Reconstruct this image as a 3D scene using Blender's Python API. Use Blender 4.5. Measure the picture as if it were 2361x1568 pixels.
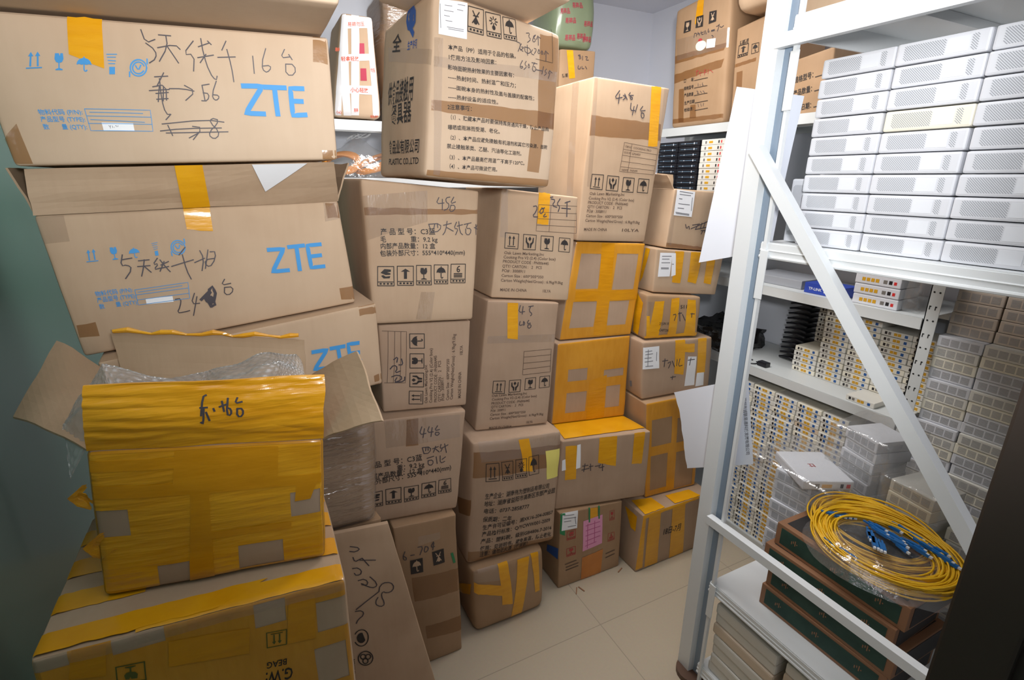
import bpy, bmesh, math, random
from mathutils import Vector, Matrix, noise
from mathutils.geometry import tessellate_polygon
R = math.radians
SC = bpy.context.scene
COL = SC.collection
for o in list(bpy.data.objects): bpy.data.objects.remove(o, do_unlink=True)
random.seed(7)

# ------------------------------------------------------------------ camera
YAW, PITCH, ROLL = R(26.81), R(17.53), R(.36)
fwd = Vector((math.sin(YAW)*math.cos(PITCH), math.cos(YAW)*math.cos(PITCH), -math.sin(PITCH)))
rt0 = Vector((math.cos(YAW), -math.sin(YAW), 0)); up0 = rt0.cross(fwd)
rt = rt0*math.cos(ROLL)+up0*math.sin(ROLL); up = up0*math.cos(ROLL)-rt0*math.sin(ROLL)
cam = bpy.data.cameras.new('camera'); cam_o = bpy.data.objects.new('camera', cam); COL.objects.link(cam_o)
cam.sensor_width = 36; cam.sensor_fit = 'HORIZONTAL'; cam.lens = 36*1177/2361; cam.clip_start = .02; cam.clip_end = 50
m = Matrix((rt, up, -fwd)).transposed().to_4x4(); m.translation = (0, 0, 1.9)
cam_o.matrix_world = m
SC.camera = cam_o

# ------------------------------------------------------------------ world, lights, exposure
W = bpy.data.worlds.new('world'); SC.world = W; W.use_nodes = True
W.node_tree.nodes['Background'].inputs[0].default_value = (.95, .97, 1, 1)
W.node_tree.nodes['Background'].inputs[1].default_value = .035
def area(name, loc, size, power, rot=(0, 0, 0), col=(1, .97, .93)):
    l = bpy.data.lights.new(name, 'AREA'); l.shape = 'RECTANGLE'; l.size, l.size_y = size; l.energy = power; l.color = col
    o = bpy.data.objects.new(name, l); COL.objects.link(o); o.location = loc; o.rotation_euler = rot
    return o
area('ceiling_light', (1.15, 1.75, 2.93), (1.0, .6), 22, col=(1, .99, .98))
fl = bpy.data.lights.new('camera_flash', 'SPOT'); fl.energy = 70; fl.spot_size = R(176); fl.spot_blend = 1; fl.shadow_soft_size = .07; fl.color = (.985, .99, 1)
fl_o = bpy.data.objects.new('camera_flash', fl); COL.objects.link(fl_o); fl_o.location = (.07, -.06, 2.08)
fl_o.rotation_euler = Vector((.50, .80, .62)).to_track_quat('-Z', 'Y').to_euler()
SC.view_settings.view_transform = 'Standard'; SC.view_settings.look = 'None'; SC.view_settings.gamma = 1
SC.view_settings.use_curve_mapping = False
SC.view_settings.exposure = .75

# ------------------------------------------------------------------ materials
MAT = {}
def s2l(c): return tuple(((v/255)/12.92 if v/255 <= .04045 else ((v/255+.055)/1.055)**2.4) for v in c)
def new(name):
    m = bpy.data.materials.new(name); m.use_nodes = True; MAT[name] = m
    nt = m.node_tree; return m, nt, nt.nodes['Principled BSDF']
def nd(nt, t, **kw):
    n = nt.nodes.new(t)
    for k, v in kw.items(): setattr(n, k, v)
    return n
def plain(name, col, rough=.5, metal=0, spec=.5, coat=0, bump=0, bscale=200):
    m, nt, b = new(name)
    b.inputs['Base Color'].default_value = (*s2l(col), 1); b.inputs['Roughness'].default_value = rough
    b.inputs['Metallic'].default_value = metal; b.inputs['Specular IOR Level'].default_value = spec
    b.inputs['Coat Weight'].default_value = coat; b.inputs['Coat Roughness'].default_value = .1
    if bump:
        tc = nd(nt, 'ShaderNodeTexCoord'); n = nd(nt, 'ShaderNodeTexNoise'); n.inputs['Scale'].default_value = bscale
        bp = nd(nt, 'ShaderNodeBump'); bp.inputs['Strength'].default_value = bump; bp.inputs['Distance'].default_value = .002
        nt.links.new(tc.outputs['Object'], n.inputs['Vector']); nt.links.new(n.outputs['Fac'], bp.inputs['Height']); nt.links.new(bp.outputs[0], b.inputs['Normal'])
    return m
def mottled(name, c1, c2, scale=3, rough=.7, streak=(70, 70, 6), bump=.08, coat=0, bdist=.0015, spec=.3, detail=5, fib=.12):
    """paper / tape: two tones mixed by noise, with fine stretched fibre or wrinkle bump"""
    m, nt, b = new(name)
    tc = nd(nt, 'ShaderNodeTexCoord')
    n1 = nd(nt, 'ShaderNodeTexNoise'); n1.inputs['Scale'].default_value = scale; n1.inputs['Detail'].default_value = detail
    mp = nd(nt, 'ShaderNodeMapping'); mp.inputs['Scale'].default_value = streak
    n2 = nd(nt, 'ShaderNodeTexNoise'); n2.inputs['Scale'].default_value = 1; n2.inputs['Detail'].default_value = 3
    mx = nd(nt, 'ShaderNodeMix', data_type='RGBA')
    mx.inputs[6].default_value = (*s2l(c1), 1); mx.inputs[7].default_value = (*s2l(c2), 1)
    ad = nd(nt, 'ShaderNodeMath', operation='MULTIPLY_ADD'); ad.inputs[1].default_value = fib
    sb = nd(nt, 'ShaderNodeMath', operation='MULTIPLY'); sb.inputs[1].default_value = 1-fib
    L = nt.links.new
    L(tc.outputs['Object'], n1.inputs['Vector']); L(tc.outputs['Object'], mp.inputs['Vector']); L(mp.outputs[0], n2.inputs['Vector'])
    L(n1.outputs['Fac'], sb.inputs[0]); L(n2.outputs['Fac'], ad.inputs[0]); L(sb.outputs[0], ad.inputs[2])
    rp = nd(nt, 'ShaderNodeMapRange'); rp.inputs['From Min'].default_value = .36; rp.inputs['From Max'].default_value = .64
    L(ad.outputs[0], rp.inputs['Value']); L(rp.outputs[0], mx.inputs[0]); L(mx.outputs[2], b.inputs['Base Color'])
    bp = nd(nt, 'ShaderNodeBump'); bp.inputs['Strength'].default_value = bump; bp.inputs['Distance'].default_value = bdist
    L(n2.outputs['Fac'], bp.inputs['Height']); L(bp.outputs[0], b.inputs['Normal'])
    b.inputs['Roughness'].default_value = rough; b.inputs['Specular IOR Level'].default_value = spec
    b.inputs['Coat Weight'].default_value = coat; b.inputs['Coat Roughness'].default_value = .12
    if coat: L(bp.outputs[0], b.inputs['Coat Normal'])
    return m
def film(name, tint=(1, 1, 1), gloss=.16, rough=.12, haze=0, bump=.5, scale=(30, 30, 30), bdist=.004, hazecol=(230, 230, 230)):
    """thin clear plastic: see-through with a wrinkled sheen"""
    m, nt, b = new(name); nt.nodes.remove(b); out = nt.nodes['Material Output']; L = nt.links.new
    tr = nd(nt, 'ShaderNodeBsdfTransparent'); tr.inputs[0].default_value = (*tint, 1)
    gl = nd(nt, 'ShaderNodeBsdfGlossy'); gl.inputs['Roughness'].default_value = rough
    tc = nd(nt, 'ShaderNodeTexCoord'); mp = nd(nt, 'ShaderNodeMapping'); mp.inputs['Scale'].default_value = scale
    nz = nd(nt, 'ShaderNodeTexNoise'); nz.inputs['Scale'].default_value = 1; nz.inputs['Detail'].default_value = 4
    bp = nd(nt, 'ShaderNodeBump'); bp.inputs['Strength'].default_value = bump; bp.inputs['Distance'].default_value = bdist
    L(tc.outputs['Object'], mp.inputs[0]); L(mp.outputs[0], nz.inputs['Vector']); L(nz.outputs['Fac'], bp.inputs['Height']); L(bp.outputs[0], gl.inputs['Normal'])
    mx = nd(nt, 'ShaderNodeMixShader'); mx.inputs[0].default_value = gloss
    src = tr
    if haze:
        df = nd(nt, 'ShaderNodeBsdfDiffuse'); df.inputs[0].default_value = (*s2l(hazecol), 1)
        m2 = nd(nt, 'ShaderNodeMixShader'); m2.inputs[0].default_value = haze
        L(tr.outputs[0], m2.inputs[1]); L(df.outputs[0], m2.inputs[2]); src = m2
    L(src.outputs[0], mx.inputs[1]); L(gl.outputs[0], mx.inputs[2]); L(mx.outputs[0], out.inputs[0])
    return m
mottled('kraft', (184, 156, 128), (199, 172, 144)); mottled('kraft_light', (194, 168, 141), (207, 182, 156)); mottled('kraft_grey', (170, 143, 119), (186, 159, 135))
mottled('kraft_dark', (160, 129, 98), (176, 145, 114)); mottled('kraft_inside', (172, 146, 118), (186, 160, 132), bump=.25)
mottled('yellow', (222, 154, 12), (236, 172, 28), scale=5, fib=.4, rough=.32, streak=(14, 14, 70), bump=.35, coat=.6, bdist=.003)
mottled('yellow_deep', (210, 140, 10), (224, 154, 22), scale=5, fib=.4, rough=.3, streak=(14, 14, 70), bump=.4, coat=.6, bdist=.003)
mottled('yellow_wrinkled', (218, 148, 16), (238, 172, 36), scale=5, fib=.4, rough=.25, streak=(7, 7, 60), bump=.8, coat=.9, bdist=.006)
mottled('yellow_thin', (208, 142, 36), (220, 156, 50), scale=6, fib=.35, rough=.32, streak=(60, 14, 14), bump=.35, coat=.5, bdist=.003)
mottled('orange', (196, 118, 40), (208, 130, 52), scale=9, rough=.3, coat=.5)
film('brown', (.80, .69, .56), .07, .2, .10, .3, hazecol=(176, 134, 92)); film('clear', (.97, .95, .92), .11, .13, .05, .6, (25, 25, 9))
film('wrap', (.95, .94, .93), .2, .12, .06, 1, (6, 6, 40), .02); film('bag', (.97, .97, .97), .12, .1, .07, 1, (22, 22, 22), .01)
film('whitetape', (.9, .9, .9), .05, .3, .82, .4, hazecol=(238, 238, 240))
plain('label', (242, 243, 246), .55); plain('paper', (236, 240, 250), .6, bump=.1, bscale=30); plain('postit', (236, 224, 120), .7); plain('pink', (232, 160, 196), .7)
plain('ink', (72, 66, 72), .5); plain('black', (46, 40, 38), .6); plain('brownink', (92, 72, 60), .6); plain('greyink', (120, 120, 126), .6)
plain('blue', (66, 150, 214), .6); plain('blueprint', (48, 92, 170), .6); plain('redprint', (176, 44, 72), .6); plain('redink', (176, 58, 60), .6); plain('magenta', (190, 90, 140), .6)
plain('orangeink', (218, 84, 48), .6); plain('green', (38, 130, 80), .5); plain('greenink', (92, 96, 40), .6); plain('sticker', (238, 232, 214), .4)
plain('steel', (228, 232, 234), .38, spec=.5, coat=.2); plain('steel_grey', (206, 210, 210), .42); plain('hole', (28, 28, 28), .8)
plain('recess_shade', (140, 156, 174), .35); plain('white_plastic', (216, 218, 224), .4); plain('ivory_plastic', (236, 231, 214), .4); plain('grey_plastic', (222, 220, 212), .4); plain('shaded_plastic', (196, 182, 168), .45)  # the blue-grey holds painted recess shading, the beige a painted shelf shadow
plain('tan_plastic', (214, 196, 174), .45); plain('vent_dark', (150, 150, 152), .6); plain('vent_light', (158, 161, 168), .6); plain('panel_white', (222, 225, 231), .5)
plain('port_yellow', (212, 160, 40), .4); plain('port_black', (38, 36, 40), .4); plain('port_blue', (40, 92, 160), .4); plain('port_grey', (120, 116, 112), .4); plain('port_red', (210, 50, 50), .4)
plain('black_plastic', (24, 25, 32), .28); plain('led_strip', (120, 150, 175), .3); plain('tp_blue', (44, 72, 172), .4); plain('white_ink', (235, 238, 245), .5)
plain('cable_yellow', (232, 182, 24), .4); plain('connector_blue', (30, 106, 176), .35); plain('connector_white', (225, 230, 235), .4); plain('cable_orange', (204, 128, 36), .45)
mottled('book_cover', (38, 66, 58), (50, 78, 68), scale=20, rough=.55, bump=.1); plain('book_trim', (150, 108, 78), .6); plain('book_dark', (48, 46, 46), .6)
plain('frame_brown', (62, 52, 47), .42, bump=.2, bscale=40); plain('foot_brown', (92, 66, 50), .5); plain('wall_paint', (226, 229, 238), .75, bump=.05, bscale=60); plain('ceiling_paint', (224, 226, 234), .8)
plain('green_bag', (126, 140, 112), .3, coat=.5, bump=.6, bscale=14)
def glass_green():
    m, nt, b = new('green_glass'); tc = nd(nt, 'ShaderNodeTexCoord'); n = nd(nt, 'ShaderNodeTexNoise'); n.inputs['Scale'].default_value = 1.2
    mx = nd(nt, 'ShaderNodeMix', data_type='RGBA'); mx.inputs[6].default_value = (*s2l((98, 138, 124)), 1); mx.inputs[7].default_value = (*s2l((112, 150, 134)), 1)
    nt.links.new(tc.outputs['Object'], n.inputs['Vector']); nt.links.new(n.outputs['Fac'], mx.inputs[0]); nt.links.new(mx.outputs[2], b.inputs['Base Color'])
    b.inputs['Roughness'].default_value = .22; b.inputs['Coat Weight'].default_value = .3
glass_green()
def tile_floor():
    m, nt, b = new('floor_tile'); L = nt.links.new
    tc = nd(nt, 'ShaderNodeTexCoord'); mp = nd(nt, 'ShaderNodeMapping'); mp.inputs['Location'].default_value = (.43, .18, 0)
    br = nd(nt, 'ShaderNodeTexBrick'); br.offset = 0; br.inputs['Scale'].default_value = 1; br.inputs['Brick Width'].default_value = .8; br.inputs['Row Height'].default_value = .8
    br.inputs['Mortar Size'].default_value = .0018; br.inputs['Color1'].default_value = (*s2l((192, 178, 156)), 1); br.inputs['Color2'].default_value = (*s2l((189, 175, 153)), 1); br.inputs['Mortar'].default_value = (*s2l((160, 148, 130)), 1)
    n = nd(nt, 'ShaderNodeTexNoise'); n.inputs['Scale'].default_value = 90; n.inputs['Detail'].default_value = 4
    mx = nd(nt, 'ShaderNodeMix', data_type='RGBA', blend_type='MULTIPLY'); mx.inputs[0].default_value = .12
    L(tc.outputs['Object'], mp.inputs[0]); L(mp.outputs[0], br.inputs['Vector']); L(tc.outputs['Object'], n.inputs['Vector']); L(br.outputs['Color'], mx.inputs[6]); L(n.outputs['Color'], mx.inputs[7]); L(mx.outputs[2], b.inputs['Base Color'])
    b.inputs['Roughness'].default_value = .33
tile_floor()

# ------------------------------------------------------------------ object helpers
def empty(name, label, cat, loc, group=None, rotz=0):
    o = bpy.data.objects.new(name, None); COL.objects.link(o); o.location = loc; o.rotation_euler = (0, 0, rotz); o.empty_display_size = .1
    o['label'] = label; o['category'] = cat
    if group: o['group'] = group
    return o
def tag(o, label, cat, group=None, kind=None):
    o['label'] = label; o['category'] = cat
    if group: o['group'] = group
    if kind: o['kind'] = kind
    return o
def mk(name, verts, faces, mats, parent=None, origin=None, smooth=False, mi=None, label=None):
    """one mesh object; verts in world space are stored relative to the parent (or origin)"""
    off = Vector(parent.location) if (parent and origin is None) else Vector(origin or (0, 0, 0))
    me = bpy.data.meshes.new(name); me.from_pydata([Vector(v)-off for v in verts], [], faces)
    for m in (mats if isinstance(mats, (list, tuple)) else [mats]): me.materials.append(MAT[m])
    if mi: me.polygons.foreach_set('material_index', mi)
    if smooth: me.polygons.foreach_set('use_smooth', [True]*len(me.polygons))
    me.update()
    o = bpy.data.objects.new(name, me); COL.objects.link(o)
    if parent: o.parent = parent
    elif origin: o.location = origin
    if label: o['label'] = label
    return o
class MB:
    """collects shapes for one mesh"""
    def __init__(s): s.v = []; s.f = []; s.m = []
    def add(s, v, f, mi=0):
        k = len(s.v); s.v += [Vector(p) for p in v]; s.f += [tuple(i+k for i in q) for q in f]; s.m += [mi]*len(f)
    def box(s, a, b, mi=0, bev=0):
        (x0, y0, z0), (x1, y1, z1) = a, b
        if not bev:
            s.add([(x0, y0, z0), (x1, y0, z0), (x1, y1, z0), (x0, y1, z0), (x0, y0, z1), (x1, y0, z1), (x1, y1, z1), (x0, y1, z1)],
                  [(3, 2, 1, 0), (4, 5, 6, 7), (0, 1, 5, 4), (1, 2, 6, 5), (2, 3, 7, 6), (3, 0, 4, 7)], mi); return
        bm = bmesh.new(); bmesh.ops.create_cube(bm, size=1)
        for v in bm.verts: v.co = Vector(((x0+x1)/2+v.co.x*(x1-x0), (y0+y1)/2+v.co.y*(y1-y0), (z0+z1)/2+v.co.z*(z1-z0)))
        bmesh.ops.bevel(bm, geom=bm.edges[:], offset=bev, segments=2, profile=.6, affect='EDGES')
        s.bm(bm, mi)
    def bm(s, bm, mi=0):
        bm.verts.index_update(); s.add([v.co.copy() for v in bm.verts], [tuple(v.index for v in f.verts) for f in bm.faces], mi); bm.free()
    def prism(s, poly, axis, lo, hi, mi=0):
        """extrude a 2-D outline along x, y or z"""
        n = len(poly); t = []
        for h in (lo, hi):
            for a, b in poly: t.append({'z': (a, b, h), 'x': (h, a, b), 'y': (a, h, b)}[axis])
        f = [(i, (i+1) % n, n+(i+1) % n, n+i) for i in range(n)]
        tri = tessellate_polygon([[Vector((a, b, 0)) for a, b in poly]])
        f += [tuple(q) for q in tri]+[tuple(n+i for i in reversed(q)) for q in tri]
        s.add(t, f, mi)
    def tube(s, pts, r, n=6, closed=False, mi=0):
        pts = [Vector(p) for p in pts]; N = len(pts); vs = []; up = Vector((0, 0, 1))
        for i, p in enumerate(pts):
            a = pts[(i-1) % N] if closed or i else p; b = pts[(i+1) % N] if closed or i < N-1 else p
            t = (b-a).normalized() if (b-a).length > 1e-9 else Vector((1, 0, 0))
            u = t.cross(up); u = u.normalized() if u.length > 1e-4 else Vector((1, 0, 0)); w = u.cross(t)
            for k in range(n):
                q = 2*math.pi*k/n; vs.append(p+(u*math.cos(q)+w*math.sin(q))*(r(i/N) if callable(r) else r))
        f = []
        for i in range(N if closed else N-1):
            j = (i+1) % N
            for k in range(n): f.append((i*n+k, i*n+(k+1) % n, j*n+(k+1) % n, j*n+k))
        if not closed: f += [tuple(range(n-1, -1, -1)), tuple((N-1)*n+k for k in range(n))]
        s.add(vs, f, mi)
    def bar(s, p, q, w, h, side, mi=0, bev=0):
        """rectangular bar from p to q; side = direction of its width"""
        p, q = Vector(p), Vector(q); t = (q-p).normalized(); sd = Vector(side); sd = (sd-t*sd.dot(t)).normalized(); n = t.cross(sd)
        v = [e+sd*(a*w/2)+n*(b*h/2) for e in (p, q) for a, b in ((-1, -1), (1, -1), (1, 1), (-1, 1))]
        s.add(v, [(3, 2, 1, 0), (4, 5, 6, 7), (0, 1, 5, 4), (1, 2, 6, 5), (2, 3, 7, 6), (3, 0, 4, 7)], mi)
    def build(s, name, mats, parent=None, origin=None, smooth=False, label=None):
        return mk(name, s.v, s.f, mats, parent, origin, smooth, s.m, label)
    def build_local(s, name, mats, smooth=False):
        """mesh data kept in the local space of a prototype"""
        me = bpy.data.meshes.new(name); me.from_pydata(s.v, [], s.f)
        for m in (mats if isinstance(mats, (list, tuple)) else [mats]): me.materials.append(MAT[m])
        me.polygons.foreach_set('material_index', s.m)
        if smooth: me.polygons.foreach_set('use_smooth', [True]*len(me.polygons))
        me.update(); return me
def grid(nx, ny, fn):
    v = [fn(i/nx, j/ny) for j in range(ny+1) for i in range(nx+1)]
    f = [(j*(nx+1)+i, j*(nx+1)+i+1, (j+1)*(nx+1)+i+1, (j+1)*(nx+1)+i) for j in range(ny) for i in range(nx)]
    return v, f
def struct(o): o['kind'] = 'structure'; return o

# ------------------------------------------------------------------ measured shapes: eight corners per carton (metres) and the print on its faces
HEX = {
 'B1': [(0.362, 1.579, 0.0), (0.572, 1.579, 0.0), (0.563, 1.579, 0.675), (0.319, 1.579, 0.697), (0.362, 1.999, 0.0), (0.572, 1.999, 0.0), (0.563, 1.999, 0.675), (0.319, 1.999, 0.697)],
 'B2': [(0.235, 1.622, 0.708), (0.578, 1.604, 0.677), (0.624, 1.601, 1.089), (0.241, 1.621, 1.116), (0.235, 2.042, 0.708), (0.578, 2.024, 0.677), (0.624, 2.021, 1.089), (0.241, 2.041, 1.116)],
 'B3': [(0.336, 1.661, 1.113), (0.636, 1.634, 1.092), (0.659, 1.632, 1.419), (0.34, 1.66, 1.434), (0.336, 2.081, 1.113), (0.636, 2.054, 1.092), (0.659, 2.052, 1.419), (0.34, 2.08, 1.434)],
 'B4': [(0.323, 1.652, 1.438), (0.664, 1.616, 1.423), (0.694, 1.613, 1.864), (0.317, 1.653, 1.9), (0.323, 2.152, 1.438), (0.664, 2.116, 1.423), (0.694, 2.113, 1.864), (0.317, 2.153, 1.9)],
 'C1': [(0.651, 1.622, 0.0), (0.991, 1.622, 0.0), (0.992, 1.622, 0.331), (0.637, 1.622, 0.34), (0.651, 2.002, 0.0), (0.991, 2.002, 0.0), (0.992, 2.002, 0.331), (0.637, 2.002, 0.34)],
 'C2': [(0.636, 1.661, 0.344), (1.048, 1.64, 0.334), (1.066, 1.639, 0.887), (0.671, 1.66, 0.914), (0.636, 2.081, 0.344), (1.048, 2.06, 0.334), (1.066, 2.059, 0.887), (0.671, 2.08, 0.914)],
 'C3': [(0.716, 1.744, 0.914), (1.038, 1.711, 0.893), (1.076, 1.707, 1.426), (0.773, 1.739, 1.459), (0.716, 2.104, 0.914), (1.038, 2.071, 0.893), (1.076, 2.067, 1.426), (0.773, 2.099, 1.459)],
 'C4': [(0.799, 1.764, 1.46), (1.125, 1.718, 1.425), (1.151, 1.715, 1.836), (0.844, 1.758, 1.868), (0.799, 2.124, 1.46), (1.125, 2.078, 1.425), (1.151, 2.075, 1.836), (0.844, 2.118, 1.868)],
 'D1': [(1.109, 1.683, 0.0), (1.474, 1.677, 0.0), (1.462, 1.677, 0.396), (1.105, 1.683, 0.432), (1.109, 2.083, 0.0), (1.474, 2.077, 0.0), (1.462, 2.077, 0.396), (1.105, 2.083, 0.432)],
 'D2': [(1.095, 1.712, 0.436), (1.588, 1.66, 0.394), (1.587, 1.66, 0.754), (1.119, 1.71, 0.789), (1.068, 2.162, 0.436), (1.561, 2.11, 0.394), (1.56, 2.11, 0.754), (1.092, 2.16, 0.789)],
 'D3': [(1.157, 1.867, 0.79), (1.574, 1.845, 0.758), (1.573, 1.845, 1.184), (1.175, 1.866, 1.19), (1.157, 2.267, 0.79), (1.574, 2.245, 0.758), (1.573, 2.245, 1.184), (1.175, 2.266, 1.19)],
 'D4': [(1.203, 1.898, 1.193), (1.576, 1.845, 1.187), (1.615, 1.84, 1.621), (1.265, 1.889, 1.642), (1.179, 2.298, 1.193), (1.552, 2.245, 1.187), (1.591, 2.24, 1.621), (1.241, 2.289, 1.642)],
 'D5': [(1.249, 1.86, 1.647), (1.626, 1.86, 1.624), (1.695, 1.86, 2.277), (1.3, 1.86, 2.292), (1.249, 2.24, 1.647), (1.626, 2.24, 1.624), (1.695, 2.24, 2.277), (1.3, 2.24, 2.292)],
 'E1': [(1.516, 1.602, 0.0), (1.985, 1.602, 0.0), (1.994, 1.602, 0.329), (1.537, 1.602, 0.333), (1.516, 2.022, 0.0), (1.985, 2.022, 0.0), (1.994, 2.022, 0.329), (1.537, 2.022, 0.333)],
 'E2': [(1.638, 1.711, 0.336), (1.962, 1.688, 0.333), (1.941, 1.69, 0.875), (1.591, 1.714, 0.873), (1.655, 2.131, 0.336), (1.979, 2.108, 0.333), (1.958, 2.11, 0.875), (1.608, 2.134, 0.873)],
 'E3': [(1.591, 1.753, 0.877), (2.005, 1.716, 0.879), (1.989, 1.718, 1.157), (1.576, 1.754, 1.176), (1.612, 2.173, 0.877), (2.026, 2.136, 0.879), (2.01, 2.138, 1.157), (1.597, 2.174, 1.176)],
 'E4': [(1.595, 1.781, 1.179), (1.898, 1.738, 1.165), (1.9, 1.738, 1.366), (1.596, 1.781, 1.397), (1.641, 2.161, 1.179), (1.944, 2.118, 1.165), (1.946, 2.118, 1.366), (1.642, 2.161, 1.397)],
 'E5': [(1.651, 1.805, 1.395), (2.012, 1.754, 1.359), (2.031, 1.751, 1.561), (1.653, 1.805, 1.601), (1.651, 2.185, 1.395), (2.012, 2.134, 1.359), (2.031, 2.131, 1.561), (1.653, 2.185, 1.601)],
 'E6': [(1.711, 1.812, 1.599), (2.078, 1.787, 1.56), (2.077, 1.787, 1.842), (1.734, 1.811, 1.862), (1.711, 2.212, 1.599), (2.078, 2.187, 1.56), (2.077, 2.187, 1.842), (1.734, 2.211, 1.862)],
 'GW': [(-0.444, 0.921, 0.66), (0.075, 0.875, 0.66), (0.079, 0.875, 1.148), (-0.414, 0.918, 1.148), (-0.444, 1.341, 0.66), (0.075, 1.295, 0.66), (0.079, 1.295, 1.148), (-0.414, 1.338, 1.148)],
 'GW0': [(-0.43, 0.921, 0.0), (0.073, 0.875, 0.0), (0.077, 0.875, 0.658), (-0.402, 0.918, 0.658), (-0.43, 1.341, 0.0), (0.073, 1.295, 0.0), (0.077, 1.295, 0.658), (-0.402, 1.338, 0.658)],
 'Y1': [(-0.331, 1.017, 1.153), (0.049, 0.95, 1.153), (0.073, 0.946, 1.422), (-0.297, 1.011, 1.455), (-0.331, 1.347, 1.153), (0.049, 1.28, 1.153), (0.073, 1.276, 1.422), (-0.297, 1.341, 1.455)],
 'W': [(-0.2, 1.45, 0.84), (0.245, 1.45, 0.84), (0.272, 1.45, 1.286), (-0.2, 1.45, 1.286), (-0.2, 1.585, 0.84), (0.219, 1.585, 0.84), (0.246, 1.585, 1.286), (-0.2, 1.585, 1.286)],
 'W0': [(-0.2, 1.47, 0.0), (0.237, 1.47, 0.0), (0.264, 1.47, 0.83), (-0.2, 1.47, 0.83), (-0.2, 1.605, 0.0), (0.217, 1.605, 0.0), (0.244, 1.605, 0.83), (-0.2, 1.605, 0.83)],
 'Z3': [(-0.34, 1.381, 1.299), (0.3, 1.471, 1.299), (0.301, 1.471, 1.555), (-0.345, 1.38, 1.502), (-0.377, 1.841, 1.299), (0.263, 1.931, 1.299), (0.264, 1.931, 1.555), (-0.382, 1.84, 1.502)],
 'Z2': [(-0.379, 1.431, 1.503), (0.246, 1.497, 1.554), (0.224, 1.495, 1.841), (-0.402, 1.429, 1.821), (-0.4, 1.851, 1.503), (0.225, 1.917, 1.554), (0.203, 1.915, 1.841), (-0.423, 1.849, 1.821)],
 'Z1': [(-0.398, 1.389, 1.918), (0.209, 1.347, 1.941), (0.213, 1.346, 2.202), (-0.416, 1.39, 2.189), (-0.421, 1.849, 1.918), (0.186, 1.807, 1.941), (0.19, 1.806, 2.202), (-0.439, 1.85, 2.189)],
 'A0': [(-0.52, 1.11, 2.193), (0.203, 1.115, 2.205), (0.203, 1.115, 2.5), (-0.52, 1.11, 2.5), (-0.52, 1.55, 2.193), (0.203, 1.555, 2.205), (0.203, 1.555, 2.5), (-0.52, 1.55, 2.5)],
 'S': [(0.474, 1.507, 1.904), (0.891, 1.492, 1.872), (0.916, 1.491, 2.318), (0.521, 1.505, 2.386), (0.447, 1.967, 1.904), (0.863, 1.952, 1.872), (0.889, 1.951, 2.318), (0.493, 1.965, 2.386)],
 'S2': [(0.43, 1.27, 2.4), (0.825, 1.305, 2.341), (0.83, 1.305, 2.56), (0.43, 1.27, 2.56), (0.43, 1.75, 2.4), (0.825, 1.785, 2.341), (0.83, 1.785, 2.56), (0.43, 1.75, 2.56)],
 'F1': [(2.17, 2.349, 2.172), (2.17, 1.983, 2.172), (2.17, 2.026, 2.796), (2.17, 2.391, 2.758), (2.55, 2.349, 2.172), (2.55, 1.983, 2.172), (2.55, 2.026, 2.796), (2.55, 2.391, 2.758)],
 'F2': [(2.2, 1.968, 2.172), (2.2, 1.741, 2.172), (2.2, 1.767, 2.62), (2.2, 1.995, 2.59), (2.54, 1.968, 2.172), (2.54, 1.741, 2.172), (2.54, 1.767, 2.62), (2.54, 1.995, 2.59)],
 'F3': [(2.12, 1.939, 2.623), (2.12, 1.711, 2.623), (2.12, 1.745, 2.82), (2.12, 1.978, 2.796), (2.52, 1.939, 2.623), (2.52, 1.711, 2.623), (2.52, 1.745, 2.82), (2.52, 1.978, 2.796)],
 'N2': [(2.2, 1.702, 2.172), (2.2, 1.471, 2.172), (2.2, 1.487, 2.419), (2.2, 1.725, 2.389), (2.54, 1.702, 2.172), (2.54, 1.471, 2.172), (2.54, 1.487, 2.419), (2.54, 1.725, 2.389)],
 'P': [(0.404, 2.62, 2.166), (0.623, 2.62, 2.166), (0.616, 2.62, 2.59), (0.478, 2.62, 2.591), (0.404, 2.92, 2.166), (0.623, 2.92, 2.166), (0.616, 2.92, 2.59), (0.478, 2.92, 2.591)],
 'P2': [(0.665, 2.66, 2.168), (0.97, 2.66, 2.168), (0.97, 2.66, 2.72), (0.665, 2.66, 2.72), (0.665, 2.96, 2.168), (0.97, 2.96, 2.168), (0.97, 2.96, 2.72), (0.665, 2.96, 2.72)],
 'G2': [(1.598, 2.62, 2.156), (1.82, 2.62, 2.156), (1.828, 2.62, 2.575), (1.602, 2.62, 2.563), (1.598, 2.92, 2.156), (1.82, 2.92, 2.156), (1.828, 2.92, 2.575), (1.602, 2.92, 2.563)],
 'G': [(1.578, 2.64, 2.577), (1.83, 2.64, 2.577), (1.83, 2.64, 2.93), (1.578, 2.64, 2.93), (1.578, 2.9, 2.577), (1.83, 2.9, 2.577), (1.83, 2.9, 2.93), (1.578, 2.9, 2.93)],
 'N1': [(1.4, 1.06, 2.315), (1.4, 0.913, 2.315), (1.4, 0.905, 2.463), (1.4, 1.078, 2.455), (1.8, 1.06, 2.315), (1.8, 0.913, 2.315), (1.8, 0.905, 2.463), (1.8, 1.078, 2.455)],
 'L': [(-0.023, 1.365, 0.0), (0.414, 1.365, 0.0), (0.275, 1.425, 0.832), (-0.162, 1.425, 0.881), (-0.023, 1.377, 0.0), (0.414, 1.377, 0.0), (0.275, 1.437, 0.836), (-0.162, 1.437, 0.885)],
}
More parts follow.
